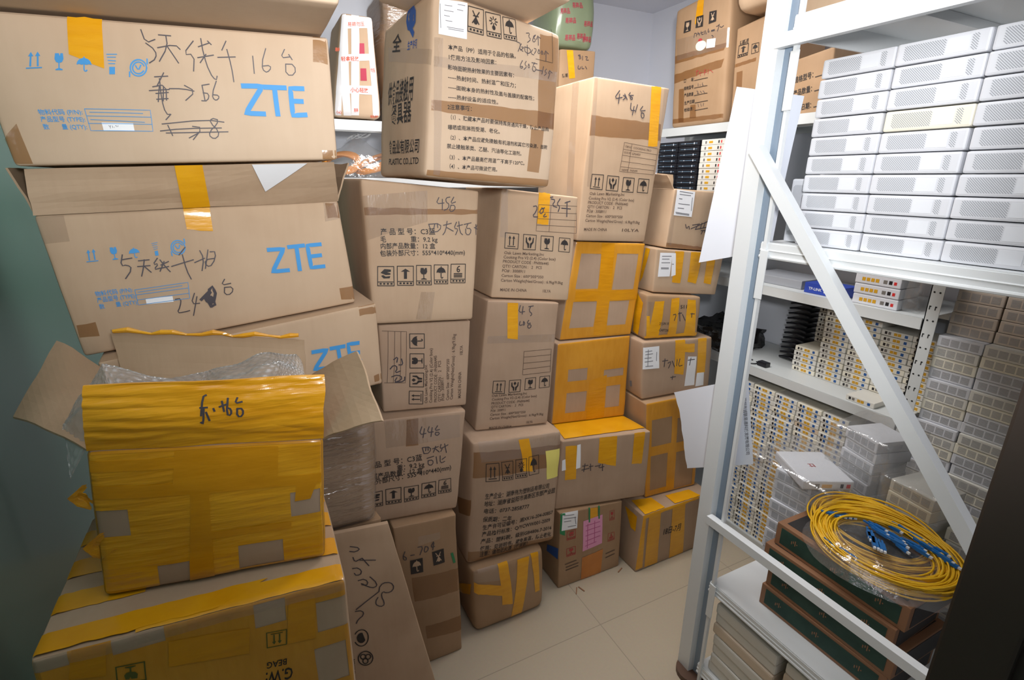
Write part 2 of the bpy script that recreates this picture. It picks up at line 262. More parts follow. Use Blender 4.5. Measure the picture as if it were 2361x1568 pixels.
DECOR = {
 'Z1': [
  ('front','Q','tape','yellow',[(0.2275,0.7485),(0.3087,0.6669),(0.336,1.004),(0.2495,1.0009)]),
  ('front','S','handling_symbol','blue','arrows',[(0.1046,0.6325),(0.1566,0.6437),(0.1685,0.7715),(0.1238,0.7597)]),
  ('front','S','handling_symbol','blue','glass',[(0.1718,0.6326),(0.2098,0.6369),(0.2241,0.7671),(0.1865,0.7616)]),
  ('front','S','handling_symbol','blue','umbrella',[(0.2303,0.6305),(0.2758,0.6356),(0.2867,0.7406),(0.242,0.7398)]),
  ('front','S','handling_symbol','blue','stacklimit',[(0.3073,0.6224),(0.3418,0.6261),(0.357,0.7834),(0.3229,0.7784)]),
  ('front','S','handling_symbol','blue','ring',[(0.3688,0.612),(0.4229,0.6176),(0.4349,0.7534),(0.3814,0.746)]),
  ('front','T','printed_text','blue',[('物料代码 (P/N):',0.1063,0.3477,0.2195,0.3519,0.0093),('产品型号 (TYPE):',0.1058,0.3011,0.2208,0.3029,0.0093),('数\u3000\u3000量 (QTY):',0.106,0.2498,0.2196,0.2511,0.0094)]),
  ('front','I','printed_table','blue',0.00109,[[(0.2278,0.3886),(0.4085,0.3889),(0.4019,0.2363),(0.2273,0.2396),(0.2278,0.3886)],[(0.2271,0.3408),(0.4054,0.3387)],[(0.226,0.2893),(0.4026,0.2871)],[(0.2387,0.3663),(0.3849,0.3642)],[(0.2355,0.3159),(0.3838,0.3011)]]),
  ('front','Q','label','label',[(0.2622,0.2399),(0.3485,0.2383),(0.35,0.2931),(0.2626,0.2958)]),
  ('front','T','label_text','greyink',[('Y1-204002',0.2789,0.2553,0.3344,0.2537,0.0058)]),
  ('front','I','handwriting','ink',0.002,[[(0.4328,0.944),(0.4384,0.8546),(0.4658,0.8837)],[(0.4384,0.8546),(0.4609,0.8101),(0.4579,0.7531),(0.4356,0.7195)],[(0.4778,0.9169),(0.5121,0.9164)],[(0.4679,0.8281),(0.5191,0.8588),(0.5306,0.8265)],[(0.4983,0.9161),(0.4965,0.8382),(0.4646,0.7347)],[(0.4965,0.8382),(0.5183,0.7303)],[(0.5735,0.8907),(0.5349,0.7903),(0.5691,0.8),(0.5576,0.679)],[(0.5966,0.9119),(0.5958,0.8015),(0.6038,0.6725),(0.6197,0.614),(0.6247,0.6508)],[(0.585,0.8523),(0.6188,0.8845)],[(0.5769,0.7754),(0.6251,0.8)],[(0.6149,0.8977),(0.6239,0.8737)],[(0.6032,0.8026),(0.5817,0.7409)],[(0.6694,0.907),(0.6525,0.8395)],[(0.6365,0.7862),(0.6899,0.7974)],[(0.668,0.8478),(0.6729,0.7289),(0.6731,0.6132)],[(0.7445,0.8114),(0.7412,0.6821)],[(0.7895,0.8731),(0.7684,0.7534),(0.7745,0.6922),(0.7941,0.7095),(0.799,0.7512),(0.7719,0.7415)],[(0.8506,0.8767),(0.834,0.8095),(0.8643,0.8227)],[(0.8624,0.8412),(0.8715,0.8024)],[(0.8481,0.7664),(0.844,0.6812),(0.8761,0.6849),(0.8782,0.7679),(0.8481,0.7664)],[(0.4412,0.6253),(0.4797,0.6351)],[(0.4697,0.6572),(0.4425,0.5593)],[(0.4185,0.527),(0.4766,0.5411)],[(0.4304,0.5548),(0.4699,0.5758),(0.4628,0.4631)],[(0.4357,0.5085),(0.4724,0.5196)],[(0.4345,0.4672),(0.4687,0.4754)],[(0.4544,0.6151),(0.4488,0.4682),(0.4517,0.3608),(0.4663,0.3614)],[(0.4483,0.322),(0.4663,0.3614)],[(0.4618,0.5634),(0.4526,0.4566)],[(0.4498,0.5623),(0.4377,0.4497)],[(0.4771,0.5471),(0.5159,0.5504),(0.5481,0.5351)],[(0.5227,0.5748),(0.5529,0.5331),(0.519,0.4656)],[(0.5747,0.5795),(0.5766,0.4693)],[(0.5747,0.5795),(0.5969,0.59)],[(0.5742,0.5251),(0.5929,0.5205),(0.5848,0.4649),(0.5663,0.4662)],[(0.6197,0.614),(0.6001,0.5149),(0.6046,0.4711),(0.6184,0.4794),(0.6216,0.5104),(0.6035,0.5128)],[(0.4334,0.2901),(0.5685,0.3255),(0.6242,0.3082)],[(0.424,0.2389),(0.4924,0.2581),(0.6132,0.2635)],[(0.4399,0.2244),(0.6323,0.2343)],[(0.4498,0.282),(0.458,0.2047)],[(0.5239,0.2747),(0.5547,0.2652),(0.5185,0.1745)],[(0.5068,0.1872),(0.5406,0.2274)],[(0.6046,0.3266),(0.5874,0.3386),(0.5797,0.3033),(0.6038,0.2405),(0.5955,0.1829),(0.5727,0.1869),(0.572,0.2339),(0.6021,0.2912),(0.6046,0.3266)]]),
  ('front','I','printed_logo','blue',0.01016,[[(0.6988,0.5848),(0.7624,0.5881),(0.6987,0.3781),(0.7581,0.3754)],[(0.7696,0.5824),(0.8365,0.582)],[(0.8009,0.5814),(0.802,0.3693)],[(0.8962,0.5808),(0.8536,0.5797),(0.8526,0.366),(0.8977,0.373)],[(0.8522,0.4794),(0.8896,0.4792)]]),
  ('front','Q','tape','brown',[(0.9404,0.7955),(0.9908,0.7803),(0.9928,1.004),(0.9483,1.0031)]),
  ('front','Q','tape','brown',[(0.9453,-0.0022),(0.9976,-0.004),(0.9975,0.0815),(0.9442,0.0829)]),
  ('front','Q','tape','brown',[(0.0021,0.0123),(0.0487,0.0099),(0.0433,0.2853),(-0.004,0.1805)]),
 ],
 'Z2': [
  ('front','Q','tape','yellow',[(0.4207,0.8382),(0.505,0.8099),(0.5146,1.004),(0.4274,1.004)]),
  ('front','I','printed_logo','blue',0.01065,[[(0.6821,0.6164),(0.7411,0.6103),(0.6817,0.4256),(0.7432,0.418)],[(0.7617,0.6215),(0.8236,0.6213)],[(0.7932,0.6182),(0.7878,0.4068)],[(0.8917,0.6155),(0.8382,0.6178),(0.8357,0.4133),(0.89,0.4087)],[(0.8362,0.5157),(0.8847,0.5146)]]),
  ('front','S','handling_symbol','blue','arrows',[(0.0908,0.6603),(0.1354,0.6606),(0.1399,0.7661),(0.0996,0.7597)]),
  ('front','S','handling_symbol','blue','glass',[(0.1615,0.6586),(0.1956,0.6596),(0.1994,0.7651),(0.1655,0.7629)]),
  ('front','S','handling_symbol','blue','umbrella',[(0.2172,0.6541),(0.2552,0.6568),(0.2594,0.7399),(0.2214,0.7386)]),
  ('front','S','handling_symbol','blue','stacklimit',[(0.2911,0.6577),(0.3149,0.6606),(0.3205,0.7728),(0.2965,0.7653)]),
  ('front','S','handling_symbol','blue','ring',[(0.3472,0.6435),(0.4004,0.6457),(0.4053,0.7745),(0.3525,0.7699)]),
  ('front','T','printed_text','blue',[('物料代码 (P/N):',0.0908,0.4221,0.2,0.4186,0.0106),('产品型号 (TYPE):',0.0898,0.378,0.2042,0.3709,0.0107),('数\u3000\u3000量 (QTY):',0.09,0.3293,0.2043,0.323,0.0107)]),
  ('front','I','printed_table','blue',0.00126,[[(0.2064,0.4291),(0.3771,0.4329),(0.3693,0.3063),(0.2032,0.3143),(0.2064,0.4291)],[(0.2057,0.391),(0.3749,0.389)],[(0.2045,0.3527),(0.3717,0.3465)],[(0.2142,0.4098),(0.3555,0.4133)]]),
  ('front','Q','label','label',[(0.2287,0.3096),(0.3145,0.2974),(0.316,0.3427),(0.2304,0.3534)]),
  ('front','T','label_text','greyink',[('Y1-204003',0.2477,0.3233,0.3005,0.3176,0.0064)]),
  ('front','I','handwriting','ink',0.00243,[[(0.2025,0.6944),(0.1872,0.6129),(0.2078,0.6195),(0.2185,0.5856),(0.1901,0.5191)],[(0.198,0.659),(0.2269,0.6639)],[(0.2428,0.6388),(0.2759,0.6389)],[(0.2351,0.5971),(0.2732,0.5954)],[(0.2611,0.6428),(0.2511,0.5826),(0.2386,0.523)],[(0.255,0.5941),(0.2705,0.544)],[(0.3025,0.6447),(0.2811,0.597),(0.3031,0.6063),(0.2791,0.5593),(0.3012,0.5684)],[(0.3086,0.6304),(0.3216,0.5625),(0.3297,0.5315)],[(0.3064,0.59),(0.3337,0.6109)],[(0.3009,0.5659),(0.3293,0.5733)],[(0.3199,0.6146),(0.2982,0.5435)],[(0.3984,0.7049),(0.3721,0.6502)],[(0.3386,0.5707),(0.4142,0.6025)],[(0.3829,0.6501),(0.3826,0.529),(0.3907,0.4541)],[(0.4427,0.6682),(0.4499,0.6064),(0.4335,0.5097)],[(0.416,0.5794),(0.4526,0.6056)],[(0.4708,0.6681),(0.4464,0.5236)],[(0.4758,0.6508),(0.4983,0.648),(0.4743,0.5427),(0.4509,0.5386),(0.4512,0.5926),(0.487,0.5965)],[(0.322,0.3148),(0.3415,0.3169),(0.3313,0.2526),(0.3146,0.2047),(0.3366,0.2022),(0.358,0.2071)],[(0.389,0.3402),(0.3684,0.2584),(0.3975,0.2537)],[(0.3942,0.3106),(0.3659,0.1617)],[(0.5018,0.419),(0.485,0.3726),(0.5195,0.3776)],[(0.4946,0.3508),(0.5253,0.347),(0.5147,0.2861),(0.488,0.2891),(0.4946,0.3508)]]),
  ('front','I','scribble','ink',0.00674,[[(0.4049,0.2787),(0.4612,0.3697),(0.4031,0.2374),(0.461,0.3135),(0.4147,0.2115),(0.4622,0.2705),(0.4516,0.4148),(0.4195,0.2024),(0.4606,0.2282),(0.4161,0.3023),(0.4378,0.209)]]),
  ('front','Q','tape','brown',[(0.9385,0.0586),(1.0013,0.0345),(1.0038,0.1708),(0.9378,0.1733)]),
  ('front','Q','tape','brown',[(0.0065,0.146),(0.0627,0.132),(0.0649,0.2392),(0.0106,0.2378)]),
  ('front','Q','tape','brown',[(0.9432,0.8445),(0.9957,0.8391),(1.0,0.9859),(0.944,0.9831)]),
  ('front','Q','tape','clear',[(-0.004,0.8118),(0.0712,0.8172),(0.0779,0.9946),(-0.004,0.9854)]),
  ('front','Q','tape','clear',[(0.9304,0.8162),(1.0025,0.8348),(0.9933,0.9896),(0.9376,0.9883)]),
 ],
 'Z3': [
  ('front','I','printed_logo','blue',0.01068,[[(0.7024,0.5835),(0.7613,0.5745),(0.7019,0.371),(0.7703,0.3477)],[(0.777,0.5789),(0.8368,0.5727)],[(0.8077,0.5741),(0.8144,0.32)],[(0.9016,0.5747),(0.8535,0.5869),(0.8601,0.35),(0.9056,0.3476)],[(0.8568,0.4692),(0.9001,0.4598)]]),
  ('front','Q','tape','brown',[(0.9179,0.8835),(0.9977,0.8784),(0.99,1.004),(0.9167,1.004)]),
  ('front','Q','tape','brown',[(0.9622,-0.0013),(1.0004,0.0019),(1.0001,0.1358),(0.9596,0.1277)]),
 ],
 'B4': [
  ('front','T','printed_text','black',[('产 品 型 号：C3蓝',0.1256,0.6408,0.5991,0.6626,0.0191),('毛\u3000\u3000\u3000\u3000重：9.2 kg',0.121,0.5917,0.619,0.6078,0.0177),('内部产品数量：12 盒',0.1166,0.5447,0.5999,0.5587,0.0178),('包装外部尺寸：555*410*440(mm)',0.1118,0.4937,0.8783,0.5198,0.018)]),
  ('front','S','handling_symbol','black','box_hand',[(0.0683,0.2824),(0.2151,0.2816),(0.2256,0.4209),(0.0823,0.4193)]),
  ('front','S','handling_symbol','black','box_arrow',[(0.2467,0.2852),(0.3927,0.2845),(0.3988,0.4253),(0.2564,0.4237)]),
  ('front','S','handling_symbol','black','box_glassc',[(0.4218,0.2895),(0.5601,0.2889),(0.5621,0.4323),(0.4273,0.4306)]),
  ('front','S','handling_symbol','black','box_umbrellac',[(0.5898,0.2965),(0.723,0.2961),(0.7209,0.4394),(0.591,0.4377)]),
  ('front','S','handling_symbol','black','box_six',[(0.7515,0.3039),(0.8929,0.3035),(0.8864,0.4468),(0.7487,0.4449)]),
  ('front','I','handwriting','ink',0.00281,[[(0.635,0.9202),(0.6095,0.8734),(0.6799,0.8852)],[(0.6648,0.9104),(0.6651,0.8362)],[(0.7321,0.9295),(0.6946,0.9221),(0.698,0.8888),(0.7253,0.8834),(0.7182,0.8479),(0.6803,0.8335)],[(0.7653,0.9319),(0.7329,0.8815),(0.7813,0.8992)],[(0.7406,0.8735),(0.7262,0.8241),(0.7751,0.838),(0.7788,0.8748),(0.7406,0.8735)],[(0.5433,0.7295),(0.5653,0.6735)],[(0.5433,0.7295),(0.6532,0.7409),(0.6425,0.6853),(0.5653,0.6735)],[(0.5966,0.7321),(0.5856,0.6987)],[(0.6195,0.7332),(0.6225,0.7077)],[(0.6733,0.7272),(0.7461,0.7455)],[(0.7071,0.7583),(0.6923,0.6874),(0.6659,0.6591)],[(0.7045,0.7126),(0.7629,0.6891)],[(0.7927,0.7565),(0.7673,0.7068),(0.8098,0.7112),(0.7841,0.6637)],[(0.813,0.7612),(0.8234,0.6842),(0.8512,0.6664)],[(0.7983,0.7269),(0.8485,0.7405)],[(0.8611,0.7424),(0.9274,0.757)],[(0.8959,0.7466),(0.8783,0.7117),(0.9294,0.7191),(0.9238,0.6692),(0.8802,0.6675),(0.8783,0.7117)],[(0.9582,0.7243),(1.0029,0.711)],[(0.9731,0.7466),(0.9808,0.6715)],[(0.9926,0.745),(0.9749,0.7161)]]),
  ('front','Q','tape','brown',[(-0.004,0.7622),(1.0037,0.8242),(1.0016,0.8568),(-0.004,0.8122)]),
  ('front','Q','tape','clear',[(-0.004,0.5942),(0.5361,0.7472),(0.5399,0.9601),(-0.004,0.885)]),
  ('front','Q','tape','clear',[(0.4028,0.0274),(0.5562,0.0222),(0.5926,0.2339),(0.4605,0.2353)]),
 ],
 'B3': [
  ('front','S','handling_symbol','black','box_arrows',[(0.459,0.0647),(0.4603,0.219),(0.3005,0.2326),(0.2964,0.0796)]),
  ('front','S','handling_symbol','black','box_hands',[(0.4648,0.2695),(0.4661,0.4326),(0.31,0.4446),(0.3058,0.2828)]),
  ('front','S','handling_symbol','black','box_glass',[(0.4705,0.4901),(0.4717,0.6535),(0.3156,0.6641),(0.3115,0.5019)]),
  ('front','S','handling_symbol','black','box_umbrella',[(0.4779,0.7154),(0.479,0.8751),(0.321,0.8843),(0.3171,0.7259)]),
  ('front','T','printed_text','brownink',[('Oak Lawn Marketing,Inc',0.5148,0.0701,0.506,0.5232,0.0107),('Cooking Pro V2 (2.4) (Color box)',0.5709,0.0692,0.5684,0.7095,0.0108),('PRODUCT CODE : PN006445',0.6274,0.0724,0.6179,0.624,0.0109),('QTY/ CARTON :   2   PCS',0.6757,0.0765,0.6642,0.5615,0.0109),('PO# : 3008911',0.7179,0.0852,0.702,0.358,0.0109),('Carton Size : 600*305*350',0.7732,0.0846,0.7643,0.5744,0.0111),('Carton Weight(Net/Gross) : 6.9kg/9.0kg',0.8201,0.0888,0.8298,0.855,0.0112),('MADE IN CHINA',0.9212,0.0968,0.9138,0.4129,0.0113),('10LYA',0.92,0.6036,0.919,0.7187,0.011)]),
  ('front','I','printed_table','brownink',0.00169,[[(0.0352,0.9329),(0.2906,0.9107),(0.2583,0.333),(0.0256,0.3523)],[(0.0967,0.9257),(0.0576,0.3496)],[(0.1677,0.9178),(0.1238,0.3441)],[(0.2307,0.9142),(0.1965,0.3381)]]),
  ('front','I','handwriting','ink',0.00409,[[(0.0939,0.5047),(0.1334,0.5506),(0.1788,0.5178),(0.1383,0.4521),(0.2056,0.4764)],[(0.1082,0.4149),(0.1755,0.4353),(0.2314,0.3952),(0.1818,0.3553),(0.1338,0.3533),(0.1645,0.4005)],[(0.2509,0.4036),(0.2491,0.3498),(0.143,0.3465)],[(0.136,0.6088),(0.1839,0.6441),(0.1682,0.5773)],[(0.22,0.6125),(0.2364,0.5429),(0.1894,0.5464)]]),
 ],
 'B2': [
  ('front','T','printed_text','black',[('产 品 型 号：C3蓝',0.0382,0.5537,0.572,0.5774,0.0236),('毛\u3000\u3000\u3000\u3000重：9.2 kg',0.0339,0.4877,0.5924,0.5105,0.0223),('内部产品数量：12 盒',0.0311,0.4464,0.5789,0.4533,0.0224),('包装外部尺寸：555*410*440(mm)',0.0098,0.3895,0.8806,0.4387,0.0226)]),
  ('front','S','handling_symbol','black','box_hand',[(0.0395,0.1726),(0.1819,0.1754),(0.1843,0.3214),(0.0489,0.3151)]),
  ('front','S','handling_symbol','black','box_arrow',[(0.2158,0.1812),(0.3714,0.1788),(0.3691,0.33),(0.2174,0.3292)]),
  ('front','S','handling_symbol','black','box_glassc',[(0.4061,0.1732),(0.5507,0.177),(0.5437,0.326),(0.4009,0.3251)]),
  ('front','S','handling_symbol','black','box_umbrellac',[(0.5822,0.1835),(0.7325,0.1871),(0.7207,0.3374),(0.5782,0.3358)]),
  ('front','S','handling_symbol','black','box_six',[(0.7621,0.2018),(0.9017,0.2019),(0.8879,0.3473),(0.7539,0.3439)]),
  ('front','I','handwriting','ink',0.0034,[[(0.5643,0.8916),(0.5394,0.8206),(0.6052,0.8249)],[(0.5896,0.871),(0.5757,0.7895)],[(0.6354,0.8832),(0.6158,0.829),(0.6769,0.8304)],[(0.6662,0.8707),(0.6532,0.7888)],[(0.7197,0.8821),(0.6874,0.838),(0.7398,0.8442)],[(0.7009,0.8222),(0.7413,0.8173),(0.7244,0.789),(0.6928,0.8),(0.7009,0.8222)],[(0.569,0.6956),(0.5889,0.6352)],[(0.569,0.6956),(0.6551,0.6934),(0.6445,0.6314),(0.5889,0.6352)],[(0.6056,0.6926),(0.6029,0.6605)],[(0.6238,0.6939),(0.6286,0.6607)],[(0.6709,0.6697),(0.7298,0.6838)],[(0.7015,0.6911),(0.6818,0.6319)],[(0.6989,0.666),(0.7421,0.6277)],[(0.7568,0.7021),(0.746,0.6599),(0.7776,0.6686),(0.7571,0.6312)],[(0.7943,0.7028),(0.8191,0.6139)],[(0.774,0.6654),(0.8331,0.6888)],[(0.6182,0.5857),(0.6872,0.5947)],[(0.6284,0.5606),(0.6791,0.5628),(0.6813,0.5128),(0.63,0.5144),(0.6284,0.5606)],[(0.7121,0.5859),(0.7252,0.516)],[(0.7537,0.5895),(0.7581,0.5115),(0.8055,0.5273)],[(0.7752,0.5499),(0.8122,0.5725)]]),
  ('front','Q','tape','brown',[(0.4166,0.7244),(0.5323,0.7237),(0.5313,0.974),(0.4254,0.9689)]),
  ('front','Q','tape','clear',[(0.2345,0.7308),(0.9583,0.746),(0.9391,0.9634),(0.2261,0.9837)]),
 ],
 'B1': [
  ('front','S','handling_symbol','black','inv_umbrella',[(0.1765,0.6782),(0.3801,0.6765),(0.3956,0.7699),(0.1931,0.7692)]),
  ('front','S','handling_symbol','black','inv_cross',[(0.5587,0.6987),(0.7573,0.6986),(0.7576,0.7926),(0.5603,0.7902)]),
  ('front','I','handwriting','ink',0.00366,[[(0.1315,0.8347),(0.0839,0.7969),(0.1177,0.7748),(0.1521,0.7896),(0.1076,0.8066)],[(0.2092,0.8021),(0.2687,0.802)],[(0.3344,0.8446),(0.4297,0.8436),(0.3562,0.7928)],[(0.4585,0.8382),(0.4258,0.8042),(0.4858,0.8005),(0.5171,0.8298),(0.4585,0.8382)],[(0.599,0.8553),(0.5401,0.8237),(0.6136,0.8225)],[(0.6037,0.8486),(0.5787,0.8035)]]),
  ('front','Q','tape','clear',[(0.3425,0.8523),(0.714,0.8627),(0.7158,0.9062),(0.3523,0.9099)]),
  ('front','Q','tape','brown',[(0.1718,0.4873),(1.004,0.4673),(1.004,0.6238),(0.1784,0.6552)]),
  ('front','Q','tape','brown',[(0.3184,0.1924),(1.004,0.158),(1.004,0.2741),(0.3123,0.2917)]),
  ('front','Q','sticker','green',[(0.9065,0.6689),(0.9499,0.6707),(0.9171,0.7464),(0.8715,0.7447)]),
 ],
 'C4': [
  ('front','Q','tape','yellow',[(0.4759,0.7186),(0.6274,0.7157),(0.6191,1.004),(0.471,1.004)]),
  ('front','S','handling_symbol','black','box_arrows',[(0.0998,0.4724),(0.2615,0.4731),(0.2595,0.6115),(0.0909,0.6123)]),
  ('front','S','handling_symbol','black','box_hands',[(0.3292,0.4735),(0.4883,0.4755),(0.4845,0.6123),(0.3185,0.6119)]),
  ('front','S','handling_symbol','black','box_glass',[(0.5553,0.4775),(0.7143,0.4761),(0.7107,0.6129),(0.5475,0.6113)]),
  ('front','S','handling_symbol','black','box_umbrella',[(0.7944,0.4786),(0.9413,0.4764),(0.9366,0.6066),(0.7897,0.6079)]),
  ('front','T','printed_text','brownink',[('Oak Lawn Marketing,Inc',0.0989,0.4171,0.6075,0.4267,0.011),('Cooking Pro V2 (2.4) (Color box)',0.0958,0.3773,0.7656,0.3887,0.0111),('PRODUCT CODE : PN006445',0.0949,0.3374,0.6806,0.3419,0.0111),('QTY/ CARTON :   2   PCS',0.0946,0.2925,0.596,0.2986,0.0112),('PO# : 3008911',0.096,0.2508,0.3839,0.2533,0.0112),('Carton Size : 600*305*350',0.0957,0.2055,0.6307,0.2105,0.0113),('Carton Weight(Net/Gross) : 6.9kg/9.0kg',0.0933,0.1599,0.8961,0.1652,0.0113),('MADE IN CHINA',0.0969,0.0683,0.4325,0.073,0.0115),('10LYA',0.6333,0.0746,0.7469,0.0749,0.0118)]),
  ('front','I','printed_table','brownink',0.00175,[[(0.4801,0.8889),(1.0001,0.9104),(1.0255,0.6604),(0.4745,0.6512),(0.4801,0.8889)],[(0.4831,0.8231),(1.0055,0.843)],[(0.4803,0.7656),(1.0125,0.78)],[(0.4777,0.7062),(1.0189,0.7212)],[(0.642,0.8943),(0.6432,0.6535)]]),
  ('front','I','handwriting','ink',0.00417,[[(0.4138,0.8689),(0.4637,0.8786),(0.4598,0.8292),(0.4074,0.7763),(0.4827,0.7797)],[(0.5219,0.8643),(0.5581,0.8483),(0.5158,0.799),(0.4957,0.844),(0.5598,0.8669)],[(0.5745,0.8138),(0.5454,0.7808),(0.5936,0.7918)],[(0.6334,0.9521),(0.6961,0.946),(0.649,0.8933),(0.7171,0.8826)],[(0.7514,0.9608),(0.7091,0.9053),(0.7611,0.8966),(0.741,0.8454)],[(0.8882,0.9492),(0.8212,0.9288)],[(0.7822,0.8794),(0.9033,0.8801)],[(0.8472,0.9416),(0.8628,0.8066)],[(0.6203,0.9634),(0.6535,0.9705)]]),
  ('front','Q','tape','clear',[(0.0286,0.5699),(0.125,0.5677),(0.0737,0.9969),(-0.0013,0.9984)]),
 ],
 'C3': [
  ('front','Q','tape','yellow',[(0.3123,0.7204),(0.455,0.7116),(0.4184,0.9852),(0.2707,0.9855)]),
  ('front','I','handwriting','ink',0.00364,[[(0.4499,0.9679),(0.4311,0.9142),(0.5173,0.924)],[(0.489,0.9621),(0.4851,0.9044)],[(0.5658,0.9605),(0.6295,0.9678)],[(0.5941,0.9635),(0.5716,0.9284),(0.6284,0.9082),(0.6022,0.8924)],[(0.4662,0.8501),(0.4532,0.8163),(0.4994,0.8242)],[(0.5138,0.8503),(0.5108,0.8138),(0.536,0.8334),(0.5138,0.8503)],[(0.5841,0.8597),(0.5575,0.8335),(0.6121,0.8376)],[(0.5784,0.8244),(0.6261,0.8271),(0.6144,0.7981),(0.5754,0.8008),(0.5784,0.8244)]]),
  ('front','S','handling_symbol','black','box_arrows',[(0.1802,0.2988),(0.3419,0.2894),(0.3367,0.3929),(0.1764,0.3941)]),
  ('front','S','handling_symbol','black','box_hands',[(0.4018,0.2966),(0.5563,0.2974),(0.5495,0.3956),(0.3953,0.3937)]),
  ('front','S','handling_symbol','black','box_glass',[(0.6193,0.309),(0.7698,0.3116),(0.7611,0.4057),(0.6155,0.4032)]),
  ('front','S','handling_symbol','black','box_umbrella',[(0.8259,0.3152),(0.9697,0.3183),(0.9631,0.4136),(0.8195,0.4095)]),
  ('front','T','printed_text','brownink',[('Oak Lawn Marketing,Inc',0.1734,0.2689,0.6572,0.2705,0.0107),('Cooking Pro V2 (2.4) (Color box)',0.1782,0.2384,0.8014,0.2412,0.0107),('PRODUCT CODE : PN006445',0.1763,0.2066,0.7021,0.2053,0.0108),('QTY/ CARTON :   2   PCS',0.1763,0.1775,0.6174,0.1749,0.0108),('PO# : 3008911',0.1765,0.1468,0.3766,0.1459,0.0109),('Carton Size : 600*305*350',0.1743,0.1161,0.6592,0.1118,0.0109),('Carton Weight(Net/Gross) : 6.9kg/9.0kg',0.1724,0.0838,0.9203,0.0793,0.011),('MADE IN CHINA',0.1729,0.0058,0.4826,-0.0,0.0111),('10LYA',0.679,0.0196,0.7767,0.0194,0.0115)]),
  ('front','I','printed_table','brownink',0.00189,[[(0.5546,0.6185),(0.9489,0.6337),(0.9648,0.4464),(0.567,0.4339),(0.5546,0.6185)],[(0.5575,0.5739),(0.9522,0.5877)],[(0.5609,0.5262),(0.956,0.5386)],[(0.5643,0.4781),(0.9615,0.4934)]]),
  ('front','Q','tape','clear',[(0.0493,0.6836),(1.004,0.691),(1.004,0.753),(0.0495,0.7373)]),
 ],
 'D5': [
  ('front','Q','tape','yellow',[(0.8129,0.6297),(0.9469,0.6342),(0.8766,0.9984),(0.7416,0.9922)]),
  ('front','S','handling_symbol','black','box_arrows',[(0.0998,0.3384),(0.2598,0.3345),(0.2541,0.4265),(0.1041,0.4263)]),
  ('front','S','handling_symbol','black','box_hands',[(0.3134,0.3334),(0.4725,0.3318),(0.4665,0.4234),(0.3091,0.4249)]),
  ('front','S','handling_symbol','black','box_glass',[(0.5338,0.3308),(0.6943,0.3299),(0.6845,0.4202),(0.5296,0.4212)]),
  ('front','S','handling_symbol','black','box_umbrella',[(0.7545,0.3325),(0.9146,0.3305),(0.9067,0.4205),(0.7488,0.4206)]),
  ('front','T','printed_text','brownink',[('Oak Lawn Marketing,Inc',0.0997,0.2987,0.5784,0.3042,0.0117),('Cooking Pro V2 (2.4) (Color box)',0.0933,0.2695,0.7304,0.2703,0.0117),('PRODUCT CODE : PN006445',0.0902,0.2421,0.6485,0.2418,0.0118),('QTY/ CARTON :   2   PCS',0.0891,0.2146,0.5687,0.2155,0.0119),('PO# : 3008911',0.0879,0.187,0.3505,0.1866,0.0119),('Carton Size : 600*305*350',0.0852,0.1574,0.5975,0.157,0.012),('Carton Weight(Net/Gross) : 6.9kg/9.0kg',0.0808,0.1267,0.8675,0.1245,0.012),('MADE IN CHINA',0.0771,0.0678,0.4039,0.0698,0.0122),('10LYA',0.6038,0.0693,0.8759,0.0695,0.0127)]),
  ('front','I','printed_table','brownink',0.00184,[[(0.473,0.6376),(0.9669,0.6193),(0.9591,0.453),(0.4644,0.4566),(0.473,0.6376)],[(0.4763,0.5952),(0.9665,0.5821)],[(0.472,0.559),(0.9655,0.5465)],[(0.4698,0.5219),(0.9625,0.5106)],[(0.4668,0.4871),(0.9618,0.4792)],[(0.5798,0.6325),(0.5774,0.4563)]]),
  ('front','T','printed_text','brownink',[('ITEM NO',0.4913,0.6087,0.5787,0.6059,0.0077),('COOKING PRO',0.6079,0.6055,0.8689,0.5973,0.0078),('KOUSU RK',0.4873,0.5717,0.5802,0.5706,0.0077),('GF6450',0.5967,0.5679,0.7193,0.5662,0.0078),('FAB3478',0.4879,0.4618,0.5755,0.4624,0.0079),('PN006445',0.6053,0.4617,0.7143,0.463,0.008)]),
  ('front','I','handwriting','ink',0.00424,[[(0.329,0.9381),(0.2684,0.8859),(0.3705,0.9007)],[(0.3346,0.9184),(0.332,0.8642)],[(0.3812,0.9136),(0.4234,0.9067),(0.3851,0.888)],[(0.3967,0.9227),(0.4367,0.893)],[(0.466,0.9355),(0.4408,0.916),(0.5107,0.9223)],[(0.4721,0.9156),(0.517,0.9023),(0.4788,0.8941),(0.4721,0.9156)],[(0.4935,0.8763),(0.4945,0.8312),(0.5571,0.835)],[(0.5401,0.8587),(0.5302,0.8069)],[(0.5831,0.8713),(0.5658,0.8256)],[(0.6569,0.8661),(0.6162,0.8336),(0.6972,0.8436)],[(0.6505,0.8282),(0.6947,0.8225),(0.6861,0.7909),(0.6485,0.8055),(0.6505,0.8282)]]),
  ('front','Q','tape','clear',[(0.0571,0.3475),(0.1156,0.3493),(0.0437,0.9922),(-0.004,0.9969)]),
  ('front','Q','tape','brown',[(0.0166,0.6564),(0.9841,0.6711),(0.9551,0.7738),(0.0126,0.7775)]),
  ('left','Q','tape','clear',[(0.702,0.2799),(0.8348,0.2735),(0.7145,1.004),(0.5891,1.004)]),
  ('front','Q','tape','clear',[(0.967,0.6351),(1.004,0.7765),(0.9994,0.997),(0.9207,0.9957)]),
 ],
 'C2': [
  ('front','Q','tape','yellow',[(0.5522,0.7191),(0.6607,0.7013),(0.6111,0.9747),(0.495,0.9747)]),
  ('front','Q','sticky_note','postit',[(0.8405,0.6025),(0.9975,0.6059),(0.9801,0.8509),(0.7997,0.8514)]),
